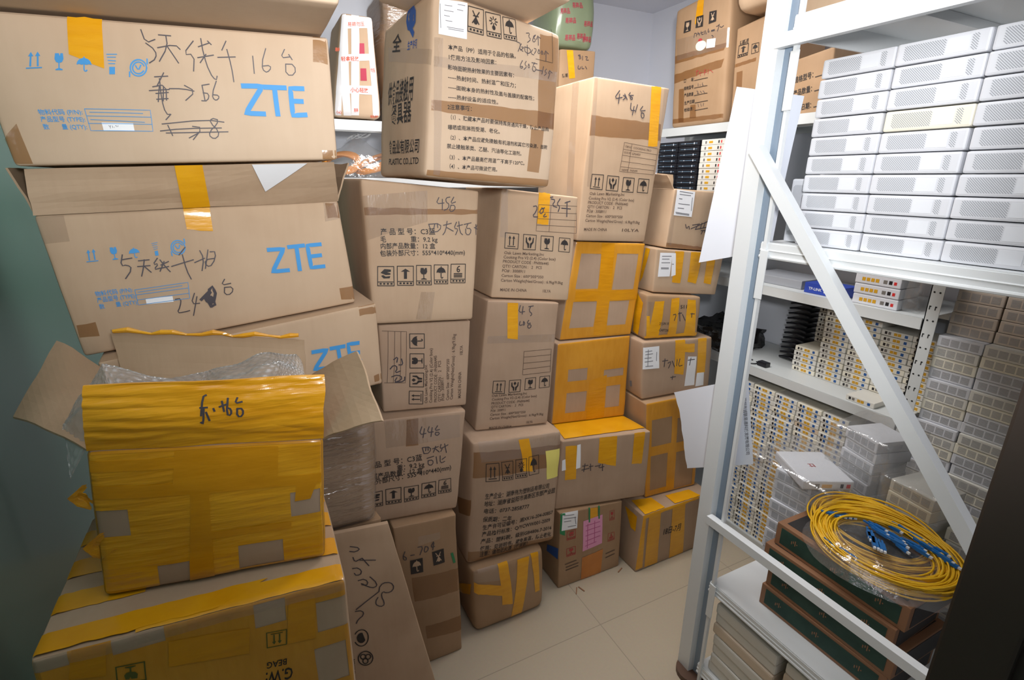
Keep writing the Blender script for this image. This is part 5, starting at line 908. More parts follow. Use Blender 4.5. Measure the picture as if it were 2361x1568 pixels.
# foreground left
carton('GW0', 'plain carton under the large carton criss-crossed with yellow tape', 'kraft_dark')
cn, r_ = carton('GW', 'large carton criss-crossed with yellow tape, carrying the open taped carton', 'kraft', bulge=.006, amp=.004, r=.012)
cnG = cn; v, f = grid(30, 3, lambda u, w: cnG.at('front', .005+.99*u, 1.0-.05*w+.006*noise.noise(Vector((u*8, w, 0))), .0024)); mk('clear_edge_tape', v, f, 'clear', r_, smooth=True)
cn, r_ = carton('Y1', 'open carton wrapped in yellow tape with its flaps up', 'kraft_grey', flaps=False, bulge=.008, amp=.004, r=.012)
for sp in ('left', 'right'): decorate(cn, r_, (sp, 'W', 'tape_cover', 'yellow', (0, 0, 1, 1), []), 0)
h = [Vector(p) for p in HEX['Y1']]
FT = [Vector((-.275, 1.005, 1.575)), Vector((.09, .965, 1.545))]
fl = flap(r_, (h[3], h[2], FT[1], FT[0]), 'yellow_wrinkled', bend=.012, nx=110, ny=44, ridge=.007, out=(0, -1, 0)); fl['label'] = 'front flap covered in glossy yellow tape'
def on_ff(u, v, off): return (h[3]*(1-u)+h[2]*u)*(1-v)+(FT[0]*(1-u)+FT[1]*u)*v+Vector((.1, -1, .12)).normalized()*(off+.012*math.sin(math.pi*v*.9))
mb = MB()
for st in ([(.45, .5), (.455, .78), (.47, .8)], [(.445, .62), (.475, .62)], [(.46, .62), (.46, .36), (.45, .4)], [(.47, .55), (.485, .42)], [(.50, .6), (.505, .56)], [(.545, .55), (.535, .7)], [(.525, .62), (.56, .66)], [(.56, .74), (.555, .5), (.575, .48), (.575, .58), (.557, .6)], [(.60, .74), (.59, .66), (.62, .68)], [(.6, .58), (.6, .46), (.625, .46), (.625, .58), (.6, .58)]):
    rv, rf = ribbon([(a*.38, b*.14) for a, b in st], .0035); mb.add([on_ff(p.x/.38, p.y/.14, .0095) for p in rv], rf)
mb.build('handwriting', 'ink', r_)
flap(r_, (h[3], h[7], Vector((-.415, 1.42, 1.545)), Vector((-.45, 1.22, 1.455))), 'kraft_inside', bend=.012, out=(-.3, 0, 1))
flap(r_, (h[6], h[2], Vector((.165, .82, 1.495)), Vector((.165, 1.02, 1.562))), 'kraft_inside', bend=.008)
B7, B6 = h[7]+Vector((0, 0, .01)), h[6]+Vector((0, 0, .0))
flap(r_, (B6, B7, B7+Vector((-.005, .01, .115)), B6+Vector((.01, .01, .1))), 'kraft_inside', bend=.004)
mb = MB(); mb.tube([B7.lerp(B6, i/16)+Vector((.005*math.sin(i), .006, .112+.004*math.sin(i*1.7))) for i in range(17)], lambda t: .0045+.002*math.sin(t*30), 6); mb.build('tape_rim', 'yellow_wrinkled', r_)
for x, z, s in ((-.005, -.06, .05), (.0, -.16, .06), (.012, -.2, .035)):
    mb = MB()
    v, f = grid(8, 8, lambda u, w: h[3]+Vector((x-.012-s*.5*w*math.sin(u*3)+.01*noise.noise(Vector((u*4, w*4, z))), -.004+.02*u, z-s*u+.012*math.sin(w*5)*u))); mb.add(v, f); mb.build('loose_tape', 'yellow_wrinkled', r_)

# right hand rack, top shelf, and back rack
carton('F1', 'tall glossy taped carton with a round sticker on the top shelf', 'kraft_dark', bulge=.006, amp=.004, r=.02)
carton('F2', 'carton with an arrow symbol on the top shelf, beside the tall taped one', 'kraft_dark', bulge=.003)
carton('F3', 'rounded wrapped carton near the ceiling, on top of another carton', 'kraft', bulge=.02, amp=.006, r=.05, flaps=False)
carton('N2', 'carton with three printed lines on the top shelf, seen past the rack post', 'kraft_dark', bulge=.003)
carton('N1', 'brown carton on top of the near white rack', 'kraft', bulge=.003)
cn, r_ = carton('P', 'parcel banded with white and orange courier tape on the back shelf', 'kraft', name='parcel', cat='parcel', bulge=.01, amp=.004, r=.02, flaps=False)
cn, r_ = carton('P2', 'tall brown wrapped parcel on the back shelf behind the large carton', 'kraft_dark', name='parcel', cat='parcel', bulge=.012, amp=.006, r=.03, flaps=False)
shell(cn, r_, .004, 'wrap')
carton('G2', 'carton with a yellow strip under the green wrapped parcel', 'kraft_dark', bulge=.003)
cn, r_ = carton('G', 'green wrapped parcel with red printed tape near the ceiling', 'green_bag', name='parcel', cat='parcel', bulge=.014, amp=.01, r=.04, flaps=False)

# flattened carton leaning
cn = Carton('L', r=.002, bulge=.002, amp=.002); loc = Vector(HEX['L'][1])
r_ = empty('flattened_carton', 'flattened brown carton with pen scribbles leaning between the stacks', 'cardboard', loc)
v, f = cn.body(); mk('cardboard_sheet', v, f, 'kraft', r_, smooth=True)
for i, spec in enumerate(DECOR['L']): decorate(cn, r_, spec, i)

# bubble wrap in the open carton
CP = [[(-.335, 1.03, 1.40), (-.25, 1.03, 1.535), (-.12, 1.05, 1.50), (.02, 1.02, 1.515), (.062, 1.0, 1.49)],
      [(-.345, 1.10, 1.475), (-.27, 1.10, 1.575), (-.14, 1.12, 1.50), (.02, 1.10, 1.54), (.065, 1.07, 1.515)],
      [(-.33, 1.18, 1.475), (-.25, 1.17, 1.50), (-.12, 1.2, 1.50), (.0, 1.17, 1.535), (.055, 1.14, 1.535)],
      [(-.31, 1.25, 1.46), (-.23, 1.25, 1.465), (-.12, 1.27, 1.47), (0, 1.26, 1.49), (.05, 1.23, 1.47)]]
def bub(u, v):
    x, y = u*4, v*3; i, j = min(int(x), 3), min(int(y), 2); a, b = x-i, y-j; a, b = a*a*(3-2*a), b*b*(3-2*b)
    g = lambda p, q: Vector(CP[q][p])
    p = (g(i, j)*(1-a)+g(i+1, j)*a)*(1-b)+(g(i, j+1)*(1-a)+g(i+1, j+1)*a)*b
    return p+noise.noise_vector(p*22)*.008
nx, ny = 150, 90
def bubp(u, v):
    p = bub(u, v); s = (u*38+(int(v*24) % 2)*.5) % 1-.5; t = (v*24) % 1-.5; q = max(0, 1-(s*s+t*t)*6.5)
    return p+Vector((-.1, -.4, .9))*.0042*math.sqrt(q)
v, f = grid(nx, ny, bubp)
film('bubble_film', (.93, .93, .93), .14, .16, .34, .2, (40, 40, 40), hazecol=(200, 198, 194))
o = mk('bubble_wrap', v, f, 'bubble_film', origin=(-.12, 1.1, 1.45), smooth=True); tag(o, 'crumpled clear bubble wrap bulging out of the open yellow taped carton', 'bubble wrap')
# the left edge of the wrap hangs between carton and flap
# ------------------------------------------------------------------ near white rack
NX0, NX1, NY0, NY1 = 1.337, 2.05, .235, 1.12
rk = empty('shelving_rack', 'white steel rack with a diagonal brace, beside the aisle', 'shelving rack', ((NX0+NX1)/2, .75, 0))
def post(sx, sy, x, y):
    """open upright profile: face plate, recessed web, inner lip"""
    pts = [(.042, 0), (0, 0), (0, -.055), (.024, -.058), (.024, -.099), (0, -.102), (0, -.112), (.012, -.113)]
    t = .0028; a = []
    n = len(pts); out = []
    for i, p in enumerate(pts):
        p0, p1 = pts[max(i-1, 0)], pts[min(i+1, n-1)]; d = Vector((p1[0]-p0[0], p1[1]-p0[1])).normalized(); out.append((p[0]+d.y*t*-1, p[1]+d.x*t))
    poly = pts+out[::-1]
    mb = MB(); mb.prism([(x+sx*a, y+sy*b) for a, b in poly], 'z', .012, 2.72)
    mb2 = MB(); mb2.box(tuple(min(p, q) for p, q in ((x+sx*.0245, x+sx*.0262), (y-sy*.06, y-sy*.097), (.02, 2.71)))if 0 else (min(x+sx*.0222, x+sx*.0236), min(y-sy*.0605, y-sy*.0965), .02), (max(x+sx*.0222, x+sx*.0236), max(y-sy*.0605, y-sy*.0965), 2.71))  # thin sheet over the web, coloured to paint in the recess shading
    p = mb.build('post', 'steel', rk); p2 = mb2.build('post_web_shade', 'recess_shade', rk); p2.parent = p; p2.matrix_parent_inverse = Matrix(); p2.location = (0, 0, 0)
    mb = MB(); mb.tube([(x+sx*.022, y-sy*.055, 0), (x+sx*.022, y-sy*.055, .022)], .06 if sx > 0 and sy > 0 else .05, 20); mb.build('foot_cap', 'foot_brown', rk)
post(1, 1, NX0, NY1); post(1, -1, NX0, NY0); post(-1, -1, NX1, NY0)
def nshelf(z, th, y0=.25, y1=1.03):
    mb = MB(); mb.box((NX0+.008, y0, z-.004), (NX1-.008, y1, z), 0)
    mb.box((NX0+.006, y0, z-th), (NX0+.012, y1, z-.0035)); mb.box((NX1-.012, y0, z-th), (NX1-.006, y1, z-.0035))
    mb.box((NX0+.012, y0, z-th), (NX1-.012, y0+.006, z-.0035)); mb.box((NX0+.012, y1-.006, z-th), (NX1-.012, y1, z-.0035))
    mb.tube([(NX0+.006, y0, z-th*.55), (NX0+.006, y1, z-th*.55)], .0025, 6); mb.tube([(NX0+.008, y0, z-th), (NX0+.008, y1, z-th)], .006, 8)
    for k in range(1, 4): mb.box((NX0+.02, y0+(y1-y0)*k/4-.02, z-.028), (NX1-.02, y0+(y1-y0)*k/4+.02, z-.0045))
    mb.build('shelf', 'steel', rk)
nshelf(2.312, .058); nshelf(1.728, .042); nshelf(.492, .036); nshelf(.10, .04)
def bar(name, p, q, w=.03, h=.03, side=(1, 0, 0)):
    mb = MB(); mb.bar(p, q, w, h, side); return mb.build(name, 'steel', rk)
for x in (NX0-.008,):
    bar('tie_bar', (x, 1.062, 2.254), (x, .29, 2.254), .022, .034); bar('tie_bar', (x, 1.062, .748), (x, .29, .748), .026, .03)
    bar('diagonal_brace', (x-.006 if x < 1.5 else x+.006, 1.075, 1.985), (x-.006 if x < 1.5 else x+.006, .29, 1.042), .03, .034)
for z in (2.15, 1.63, .42):
    mb = MB(); mb.box((NX0-.0035, .996, z-.07), (NX0+.0005, 1.022, z+.075), 0, .0015); mb.build('shelf_bracket', 'steel', rk)

# ------------------------------------------------------------------ right hand rack and back rack (slotted posts)
def slotted_post(mb, x, y, z1, w=.042):
    mb.box((x, y-w, 0), (x+.0025, y, z1)); mb.box((x, y-.0025, 0), (x+w, y, z1))
def right_rack():
    X0, X1 = 2.15, 2.59
    r = empty('shelving_rack', 'grey white steel rack with slotted posts behind the braced rack', 'shelving rack', ((X0+X1)/2, 1.6, 0))
    for y, sx in ((2.62, 1), (.93, 1), (.10, 1)):
        for x, s in ((X0, 1), (X1-.003, -1)):
            mb = MB(); mb.box((x, y-.042, 0), (x+.003, y, 2.25)); mb.box((min(x, x+s*.042), y-.003, 0), (max(x, x+s*.042)+(.003 if s > 0 else 0), y, 2.25))
            p = mb.build('post', 'steel_grey', r)
            if s > 0:
                for k in range(40) if y == .93 else ():
                    hb = MB(); z = .12+k*.052
                    for dy in (.012, .03):
                        if k % 2: hb.tube([(x-.0006, y-dy, z), (x-.0002, y-dy, z)], .0034, 8)
                        else: hb.box((x-.0006, y-dy-.0016+.003, z-.012), (x-.0002, y-dy+.0016+.003, z)); hb.box((x-.0006, y-dy-.0016, z-.002), (x-.0002, y-dy+.0046, z+.002))
                    h_ = hb.build('slot_pair', 'hole', r); h_.parent = p
    for z in (.10, 1.012, 1.422, 1.815, 2.171):
        for y0, y1 in ((.935, 2.575),) if z not in (.10,) else ((.935, 2.575),):
            mb = MB(); mb.box((X0+.004, y0, z-.004), (X1-.004, y1, z)); mb.box((X0+.001, y0, z-.042), (X0+.006, y1, z)); mb.box((X1-.008, y0, z-.042), (X1-.004, y1, z)); mb.box((X0+.006, y0, z-.042), (X0+.016, y1, z-.039))
            mb.box((X0+.2, y0, z-.03), (X0+.23, y1, z-.0045)); mb.build('shelf', 'steel_grey', r)
    for z in (.18, 1.78, 2.171):
        mb = MB(); mb.box((X0+.004, .105, z-.004), (X1-.004, .885, z)); mb.box((X0+.001, .105, z-.042), (X0+.006, .885, z)); mb.build('shelf', 'steel_grey', r)
right_rack()
br_ = empty('shelving_rack', 'white steel rack along the back wall, mostly hidden behind cartons', 'shelving rack', (1.1, 2.83, 0))
for x in (.02, 1.98):
    for y in (2.60, 3.06):
        mb = MB(); mb.box((x, y, 0), (x+.04, y+.003, 2.2)); mb.box((x, y-.0, 0), (x+.003, y+.012, 2.2)); mb.build('post', 'steel_grey', br_)
for z in (1.90, 2.154):
    mb = MB(); mb.box((.045, 2.60, z-.004), (1.975, 3.055, z)); mb.box((.045, 2.598, z-.045), (1.975, 2.603, z)); mb.box((.045, 2.603, z-.05), (1.975, 2.612, z-.046)); mb.build('shelf', 'steel', br_)

# ------------------------------------------------------------------ small devices: prototypes keep their meshes in local space (front faces -x, base at z = 0, centred on y)
class Proto:
    def __init__(s, name, cat, body, parts): s.name, s.cat, s.body, s.parts = name, cat, body, parts
def put(pr, loc, label, group=None, rotz=0, body=None, parts=True, jitter=True):
    o = bpy.data.objects.new(pr.name, body or pr.body); COL.objects.link(o); o.location = loc; o.rotation_euler = (0, 0, rotz)
    o['label'] = label; o['category'] = pr.cat
    if group: o['group'] = group
    if parts:
        for n, me in pr.parts:
            c = bpy.data.objects.new(n, me); COL.objects.link(c); c.parent = o
    return o
def body_mesh(name, d, w, h, mat, bev=.004):
    mb = MB(); mb.box((0, -w/2, 0), (d, w/2, h), 0, bev); return mb.build_local(name, mat)
def rect_mesh(name, mat, rects, t=.0006):
    mb = MB()
    for y0, y1, z0, z1 in rects: mb.box((-t, min(y0, y1), z0), (.0003, max(y0, y1), z1))
    return mb.build_local(name, mat)
ORD = ['topmost', 'second', 'third', 'fourth', 'fifth', 'sixth', 'seventh', 'eighth', 'ninth', 'tenth', 'eleventh', 'twelfth', 'thirteenth', 'fourteenth', 'fifteenth', 'sixteenth', 'seventeenth', 'eighteenth', 'nineteenth', 'twentieth',
       'twenty-first', 'twenty-second', 'twenty-third', 'twenty-fourth', 'twenty-fifth', 'twenty-sixth', 'twenty-seventh', 'twenty-eighth', 'twenty-ninth', 'thirtieth', 'thirty-first', 'thirty-second', 'thirty-third', 'thirty-fourth', 'thirty-fifth', 'thirty-sixth']
def nth(i): return ORD[i] if i == 0 else ORD[i]+' from the top'
# note: seen from the aisle, +y is the viewer's left, so "left on the face" = larger y
# --- large white router with hatched vents
RW, RH, RD = .174, .0468, .15
def hatch(name, mat, y0, y1, z0, z1, step=.0045, t=.0014):
    mb = MB(); n = int((y1-y0+(z1-z0))/step)
    for k in range(n):
        a = y0-(z1-z0)+k*step
        ya, za, yb, zb = a, z0, a+(z1-z0), z1
        if ya < y0: za += y0-ya; ya = y0
        if yb > y1: zb -= yb-y1; yb = y1
        if yb-ya > .001: mb.add([(-.0006, ya-t/2, za), (-.0006, ya+t/2+.0006, za), (-.0006, yb+t/2+.0006, zb), (-.0006, yb-t/2, zb)], [(0, 1, 2, 3)])
    # flip so the face looks along -x
    return mb.build_local(name, mat)
big = Proto('router_box', 'router', body_mesh('router_body', RD, RW, RH-.002, 'white_plastic', .005), [
    ('vent_grille', hatch('vent_left', 'vent_light', -.01, .070, .007, .038)), ('vent_grille', hatch('vent_right', 'vent_light', -.068, -.056, .007, .038)),
    ('label_panel', rect_mesh('label_panel', 'panel_white', [(-.052, -.012, .008, .037)]))])
ivory_big = body_mesh('router_body_ivory', RD, RW, RH-.002, 'ivory_plastic', .005)
cols = [(.862, .003, 'first'), (.684, 0, 'second'), (.506, 0, 'third')]
for ci, (y, dx, cname) in enumerate(cols):
    for k in range(10):
        i = 9-k
        put(big, (1.372+dx+random.uniform(-.003, .003), y+.004*(k/9)+random.uniform(-.002, .002), 1.7295+k*RH), f'white vented router, {nth(i)} in the {cname} stack from the post', 'white vented routers on the near rack', body=ivory_big if (ci == 1 and k == 6) else None)
o = put(big, (1.40, 1.003, 1.7295+RW/2+.001), 'white router standing on its side behind the diagonal brace, beside the post'); o.rotation_euler = (R(90), 0, 0)

# --- small optical terminals with coloured ports
OW, OH, OD = .115, .0242, .14
def ports(lay): return [('port', rect_mesh('port_'+c, 'port_'+c, [(y+w/2, y-w/2, .006, .0175)])) for c, y, w in lay]
ont_a = Proto('modem', 'modem', body_mesh('modem_body', OD, OW, OH-.001, 'grey_plastic', .003), ports([('black', .040, .009), ('blue', .026, .010), ('yellow', .0035, .012), ('yellow', -.0105, .012), ('blue', -.036, .011)]))
ont_b = Proto('modem', 'modem', ont_a.body, ports([('black', .040, .009), ('grey', .026, .010), ('yellow', .0035, .012), ('yellow', -.0105, .012), ('blue', -.036, .011)]))
ivory_ont = body_mesh('modem_body_ivory', OD, OW, OH-.001, 'ivory_plastic', .003); tan_ont = body_mesh('modem_body_tan', OD, OW, OH-.001, 'tan_plastic', .003)
BOT = [(1.640, 34, 'first'), (1.520, 34, 'second'), (1.402, 34, 'third'), (1.284, 34, 'fourth'), (1.166, 34, 'fifth')]
for ci, (y, n, nm) in enumerate(BOT):
    for k in range(n):
        i = n-1-k
        put(ont_a, (2.165+random.uniform(-.003, .004), y+random.uniform(-.0025, .0025), .1005+k*OH), f'grey modem, {nth(i)} in the {nm} bottom shelf stack from the cartons', 'modems stacked on the bottom shelf', rotz=random.uniform(-.02, .02), body=ivory_ont if (k*7+ci*3) % 6 == 0 else (tan_ont if (ci == 3 and k == 29) else None))
    mb = MB()
    for q in range(4): mb.box((2.21+q*.006, y-.004+.002*math.sin(q), .1005+n*OH-.0006), (2.2135+q*.006, y+.014, .1005+n*OH-.0002))
TOP = [(2.30, 1.432, 5, 'low'), (2.30, 1.312, 13, 'second'), (2.30, 1.192, 13, 'third'), (2.30, 1.072, 12, 'fourth'), (2.30, .985, 12, 'fifth')]
for ci, (x, y, n, nm) in enumerate(TOP):
    for k in range(n):
        i = n-1-k
        put(ont_b, (x+random.uniform(-.003, .003), y+random.uniform(-.002, .002) if ci < 4 else y-.03, 1.0125+k*.0252), f'small modem, {nth(i)} in the {nm} stack from the black covers', 'modems stacked on the middle shelf', body=ivory_ont if (k*5+ci) % 4 == 0 else None)
for k in range(12): put(ont_b, (2.445, 1.437+random.uniform(-.002, .002), 1.0125+k*.0252), f'small modem, {nth(11-k)} in the stack behind the low stack, middle shelf', 'modems stacked on the middle shelf')
put(ont_b, (2.175, 1.09, 1.0125), 'single small modem lying alone at the front edge of the middle shelf')

# --- slim set top boxes with four vent groups
VW, VH, VD = .132, .0412, .14
def vents(name, mat):
    R_ = []
    for g in range(4):
        y0 = .054-g*.0285
        for l in range(6): R_.append((y0, y0-.024, .0085+l*.0042, .0105+l*.0042))
    return rect_mesh(name, mat, R_)
stb = Proto('set_top_box', 'set top box', body_mesh('box_body', VD, VW, VH-.001, 'grey_plastic', .003), [('vent_grille', vents('vents', 'vent_dark'))])
white_stb = body_mesh('box_body_white', VD, VW, VH-.001, 'white_plastic', .003); ivory_stb = body_mesh('box_body_ivory', VD, VW, VH-.001, 'ivory_plastic', .003); shaded_stb = body_mesh('box_body_shaded', VD, VW, VH-.001, 'shaded_plastic', .003)
for ci, (y, nm) in enumerate(((.808, 'first'), (.672, 'second'), (.536, 'third'))):
    n = 34
    for k in range(n):
        i = n-1-k; low = i >= 5+ci*0
        bd = shaded_stb if i < 5 else [white_stb, white_stb, ivory_stb, None][(k+ci*3) % 4]  # top five of each stack: shadow under the shelf painted as body colour
        x = 2.205 if i < 5 else 2.165+.012*((k*3) % 4)/4
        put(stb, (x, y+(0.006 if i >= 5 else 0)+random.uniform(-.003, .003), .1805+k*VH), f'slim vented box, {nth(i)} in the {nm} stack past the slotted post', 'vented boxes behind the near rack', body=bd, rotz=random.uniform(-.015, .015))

# --- stacks on the lower shelf of the near rack
def stack(x, y, z, n, rot, name, grp, bodies, pr=stb, dh=VH, ja=.03, jx=.004):
    out = []
    for k in range(n):
        out.append(put(pr, (x+random.uniform(-jx, jx), y+random.uniform(-jx, jx), z+k*dh), f'{name[0]}, {nth(n-1-k)} {name[1]}', grp, rotz=rot+random.uniform(-ja, ja), body=bodies[k % len(bodies)]))
    return out
RV = Proto('set_top_box', 'set top box', white_stb, [('vent_grille', vents('vents_light', 'vent_light'))])
stack(1.595, .955, .493, 10, .06, ('white box', 'in the bagged stack under the bagged modem'), 'white boxes on the low shelf', [white_stb], RV)
stack(1.79, .865, .493, 14, -.28, ('white box', 'in the tall bagged stack behind the yellow cables'), 'white boxes on the low shelf', [white_stb, None, white_stb], RV)
stack(1.735, .665, .493, 12, -.12, ('ivory box', 'in the stack beside the tall bagged stack'), 'white boxes on the low shelf', [ivory_stb, None], stb)
stack(1.765, .50, .493, 10, 0, ('grey box', 'in the stack next to the dark door frame'), 'white boxes on the low shelf', [None, ivory_stb], stb)
# the modem in a bag on top of the left stack, ports towards the room
bm_ = Proto('modem', 'modem', body_mesh('bagged_body', .20, .17, .034, 'white_plastic', .006), [('port', rect_mesh('port_grey_wide', 'port_grey', [(.045, .03, .008, .024)])), ('port', rect_mesh('port_yellow_wide', 'port_yellow', [(.022, -.012, .009, .022)])), ('port', rect_mesh('port_black_wide', 'port_black', [(-.04, -.05, .009, .024)])), ('power_button', rect_mesh('port_red_wide', 'port_red', [(-.060, -.073, .009, .023)]))])
def bag_around(a, b, name='plastic_bag', amp=.008, mat='bag', label=None, closed=False):
    """loose film over things: a wrinkled box, open underneath unless closed"""
    mb = MB(); bm = bmesh.new(); bmesh.ops.create_cube(bm, size=1); bmesh.ops.subdivide_edges(bm, edges=bm.edges[:], cuts=11, use_grid_fill=True)
    if not closed: bmesh.ops.delete(bm, geom=[f for f in bm.faces if all(v.co.z < -.499 for v in f.verts)], context='FACES')
    a, b = Vector(a), Vector(b); c = (a+b)/2; d = b-a
    for v in bm.verts:
        q = c+Vector((v.co.x*d.x, v.co.y*d.y, v.co.z*d.z)); k = noise.noise_vector(q*16)*amp+noise.noise_vector(q*40)*amp*.4
        q += k; q.z = max(q.z, a.z+.0005); v.co = q
    mb.bm(bm); o = mb.build(name, mat, smooth=True, origin=(c.x, c.y, a.z))
    if label: tag(o, label, 'plastic bag')
    return o
zt = .493+10*VH
mm = put(bm_, (1.622, .848, zt+.001), 'white modem with yellow ports and red button, bagged, beside the yellow cables', rotz=R(62))
mb = MB()
for q in ((0, 0, .022, .004), (.004, .0, .004, .02), (.018, 0, .004, .02), (0, .012, .022, .004)): mb.box((.09+q[0], -.005+q[1], .0336), (.09+q[0]+q[2], -.005+q[1]+q[3], .0342))
c = bpy.data.objects.new('printed_logo', mb.build_local('logo', 'redink')); COL.objects.link(c); c.parent = mm
bag_around((1.525, .787, zt-.05), (1.808, 1.092, zt+.052), label='clear plastic bag around the modem beside the yellow cables')
zt2 = .493+14*VH
bag_around((1.752, .748, zt2-.19), (1.972, .952, zt2+.016), label='clear plastic bag over the tall white stack')
bag_around((1.712, .572, .493+12*VH-.07), (1.902, .748, .493+12*VH+.014), amp=.006, label='clear plastic film over the ivory stack')

# --- flat grey boxes under the lower shelf
gb = Proto('router_box', 'router', body_mesh('flat_body', .20, .25, .044, 'grey_plastic', .008), []); gt = body_mesh('flat_body_tan', .20, .25, .044, 'tan_plastic', .008)
for ci, (y, x) in enumerate(((.868, 1.353), (.60, 1.356))):
    for k in range(7): put(gb, (x+random.uniform(0, .012), y+random.uniform(-.006, .006), .1005+k*.0455), f'flat grey router, {nth(6-k)} in the {["first", "second"][ci]} low stack from the post', 'flat routers under the lower shelf', body=gt if (ci == 0 and k == 4) or (ci == 1 and k == 5) else None)

# --- dark green boxes with brown trim
def green_box(k):
    d, w, h = .26, .40, .082
    mb = MB(); mb.box((0, -w/2, 0), (d, w/2, h-.001), 0, .002); me = mb.build_local('book_body', 'book_trim')
    pn = MB(); pn.box((-.0012, -w/2+.02, .012), (.0002, w/2-.018, h-.012)); pm = pn.build_local('spine_panel', 'book_cover')
    sd = MB(); sd.box((.02, -w/2-.0012, .008), (d-.02, -w/2+.0002, h-.008)); sm = sd.build_local('side_panel', 'book_dark')
    tp = MB(); tp.box((.02, -w/2+.02, h-.0012), (d-.02, w/2-.02, h-.0002)); tm = tp.build_local('top_panel', 'book_dark')
    gms = []
    for j in range(3):
        gl = MB()
        for q in range(4): gl.box((-.0018, .14-j*.13-q*.006, .036+.006*(q % 2)), (-.0012, .143-j*.13-q*.006, .046+.004*(q % 3)))
        gms.append(('gilt_mark', gl.build_local('gilt_mark', 'book_trim')))
    o = put(Proto('storage_case', 'case', me, [('front_panel', pm), ('side_panel', sm), ('top_panel', tm)]+gms), (1.425+[.0, .004, -.006, .01][k], .685+[.0, -.006, .01, -.004][k], .493+k*h), f'green case with brown edges, {nth(3-k)} in the pile under the yellow cables', 'green cases on the low shelf', rotz=[.01, -.01, .02, -.015][k])
    return o
for k in range(4): green_box(k)

# --- bag of yellow patch cords on the pile
zc = .493+4*.082+.004
cb = empty('cable_bag', 'clear bag of coiled yellow patch cords with blue connectors on the green cases', 'cables', (1.53, .66, zc))
ax1 = Vector((.015, -.182, -.004)); ax2 = Vector((.125, .0, .03)); cc = Vector((1.53, .618, zc+.052))
for k in range(92):
    mb = MB(); s = .70+.32*((k*37) % 92)/92; ph = random.uniform(-.2, .2); dz = random.uniform(-.012, .02); ex = random.uniform(-.02, .02); sh = Vector((random.uniform(-.012, .012), random.uniform(-.012, .012), dz))
    if k > 70: sh += Vector((.05, .05, .0)); s *= .95
    pts = [cc+sh+ax1*s*math.cos(t)+ax2*(s+ex)*math.sin(t)+Vector((0, 0, .004*math.sin(3*t+k))) for t in [2*math.pi*i/40+ph for i in range(40)]]
    mb.tube(pts, .0027, 5, True); mb.build('cable', 'cable_yellow', cb, smooth=True)
def connector(p, d):
    d = Vector(d).normalized(); mb = MB(); p = Vector(p)
    mb.bar(p, p+d*.032, .009, .008, (0, 0, 1)); mb.bar(p-d*.018, p, .005, .005, (0, 0, 1)); o = mb.build('connector', 'connector_blue', cb)
    m2 = MB(); m2.bar(p+d*.032, p+d*.040, .006, .006, (0, 0, 1)); t = m2.build('connector_tip', 'connector_white', cb); t.parent = o
for k in range(14): connector(cc+Vector((.03+random.uniform(-.02, .02), .06-k*.0095, .030+random.uniform(-.004, .008))), (random.uniform(-.25, .1), -1, random.uniform(-.1, .1)))
for k in range(10): connector(cc+Vector((.085+random.uniform(-.012, .012)-.002*k, .03-k*.017, .036+random.uniform(-.004, .004))), (-.1, -1, 0))
for k in range(8): connector(cc+Vector((-.012-.004*k+random.uniform(-.01, .01), .045-k*.008, .032)), (-.8, -.6, 0))
for k in range(4): connector(cc+Vector((.02-.012*k, .135+.008*k, .022)), (.5, -1, 0))
for k in range(3): connector(cc+Vector((-.105, .09-.03*k, -.006)), (-.1, -1, -.1))
def bagp(u, v, top):
    a = 2*math.pi*u; rr = v; p = cc+ax1*1.12*rr*math.cos(a)+ax2*1.3*rr*math.sin(a); e = (1-rr**4)
    p.z = zc+.0015+(.062*e+.03*(.5+.5*math.sin(a))*rr if top else .0)+noise.noise(p*30)*.008*top
    p.z = max(p.z, zc+.001); return p
v, f = grid(48, 12, lambda u, v: bagp(u, .02+.98*v, 1)); mk('plastic_bag', v, f, 'bag', cb, smooth=True)

# ------------------------------------------------------------------ other things on the right rack
bk_ = Proto('modem', 'modem', body_mesh('black_body', .13, .15, .0275, 'black_plastic', .003), [('led_strip', rect_mesh('led', 'led_strip', [(.06, -.06, .0125, .0145)])), ('indicator', rect_mesh('led_dot', 'white_ink', [(.03, .026, .011, .016), (-.035, -.04, .009, .018)]))])
for ci, (y, nm) in enumerate(((2.345, 'first'), (2.19, 'second'))):
    for k in range(10): put(bk_, (2.165+random.uniform(-.002, .002), y, 1.8155+k*.0285), f'black modem, {nth(9-k)} in the {nm} black stack from the tall carton', 'black modems on the upper shelf')
wp = Proto('modem', 'modem', body_mesh('white_port_body', .14, .15, .0275, 'grey_plastic', .003), [('port', rect_mesh('p1', 'port_grey', [(.05, .04, .007, .02)])), ('port', rect_mesh('p2', 'port_yellow', [(.025, .0, .008, .019)])), ('port', rect_mesh('p3', 'port_black', [(-.035, -.043, .007, .02)])), ('port', rect_mesh('p4', 'port_red', [(-.052, -.059, .007, .02)]))])
for k in range(10): put(wp, (2.166+random.uniform(-.002, .002), 2.03, 1.8155+k*.0285), f'grey modem with coloured ports, {nth(9-k)} in the stack beside the black ones', 'grey modems on the upper shelf')
for k in range(7): put(big, (2.18, 1.84, 1.8155+k*RH), f'white router, {nth(6-k)} in the stack beside the upper grey modems', 'white routers on the upper shelf')
for k in range(6): put(big, (2.20, 1.36+.004*k, 1.8155+k*RH), f'white router, {nth(5-k)} in the stack behind the curled white sheet', 'white routers on the upper shelf', body=None)
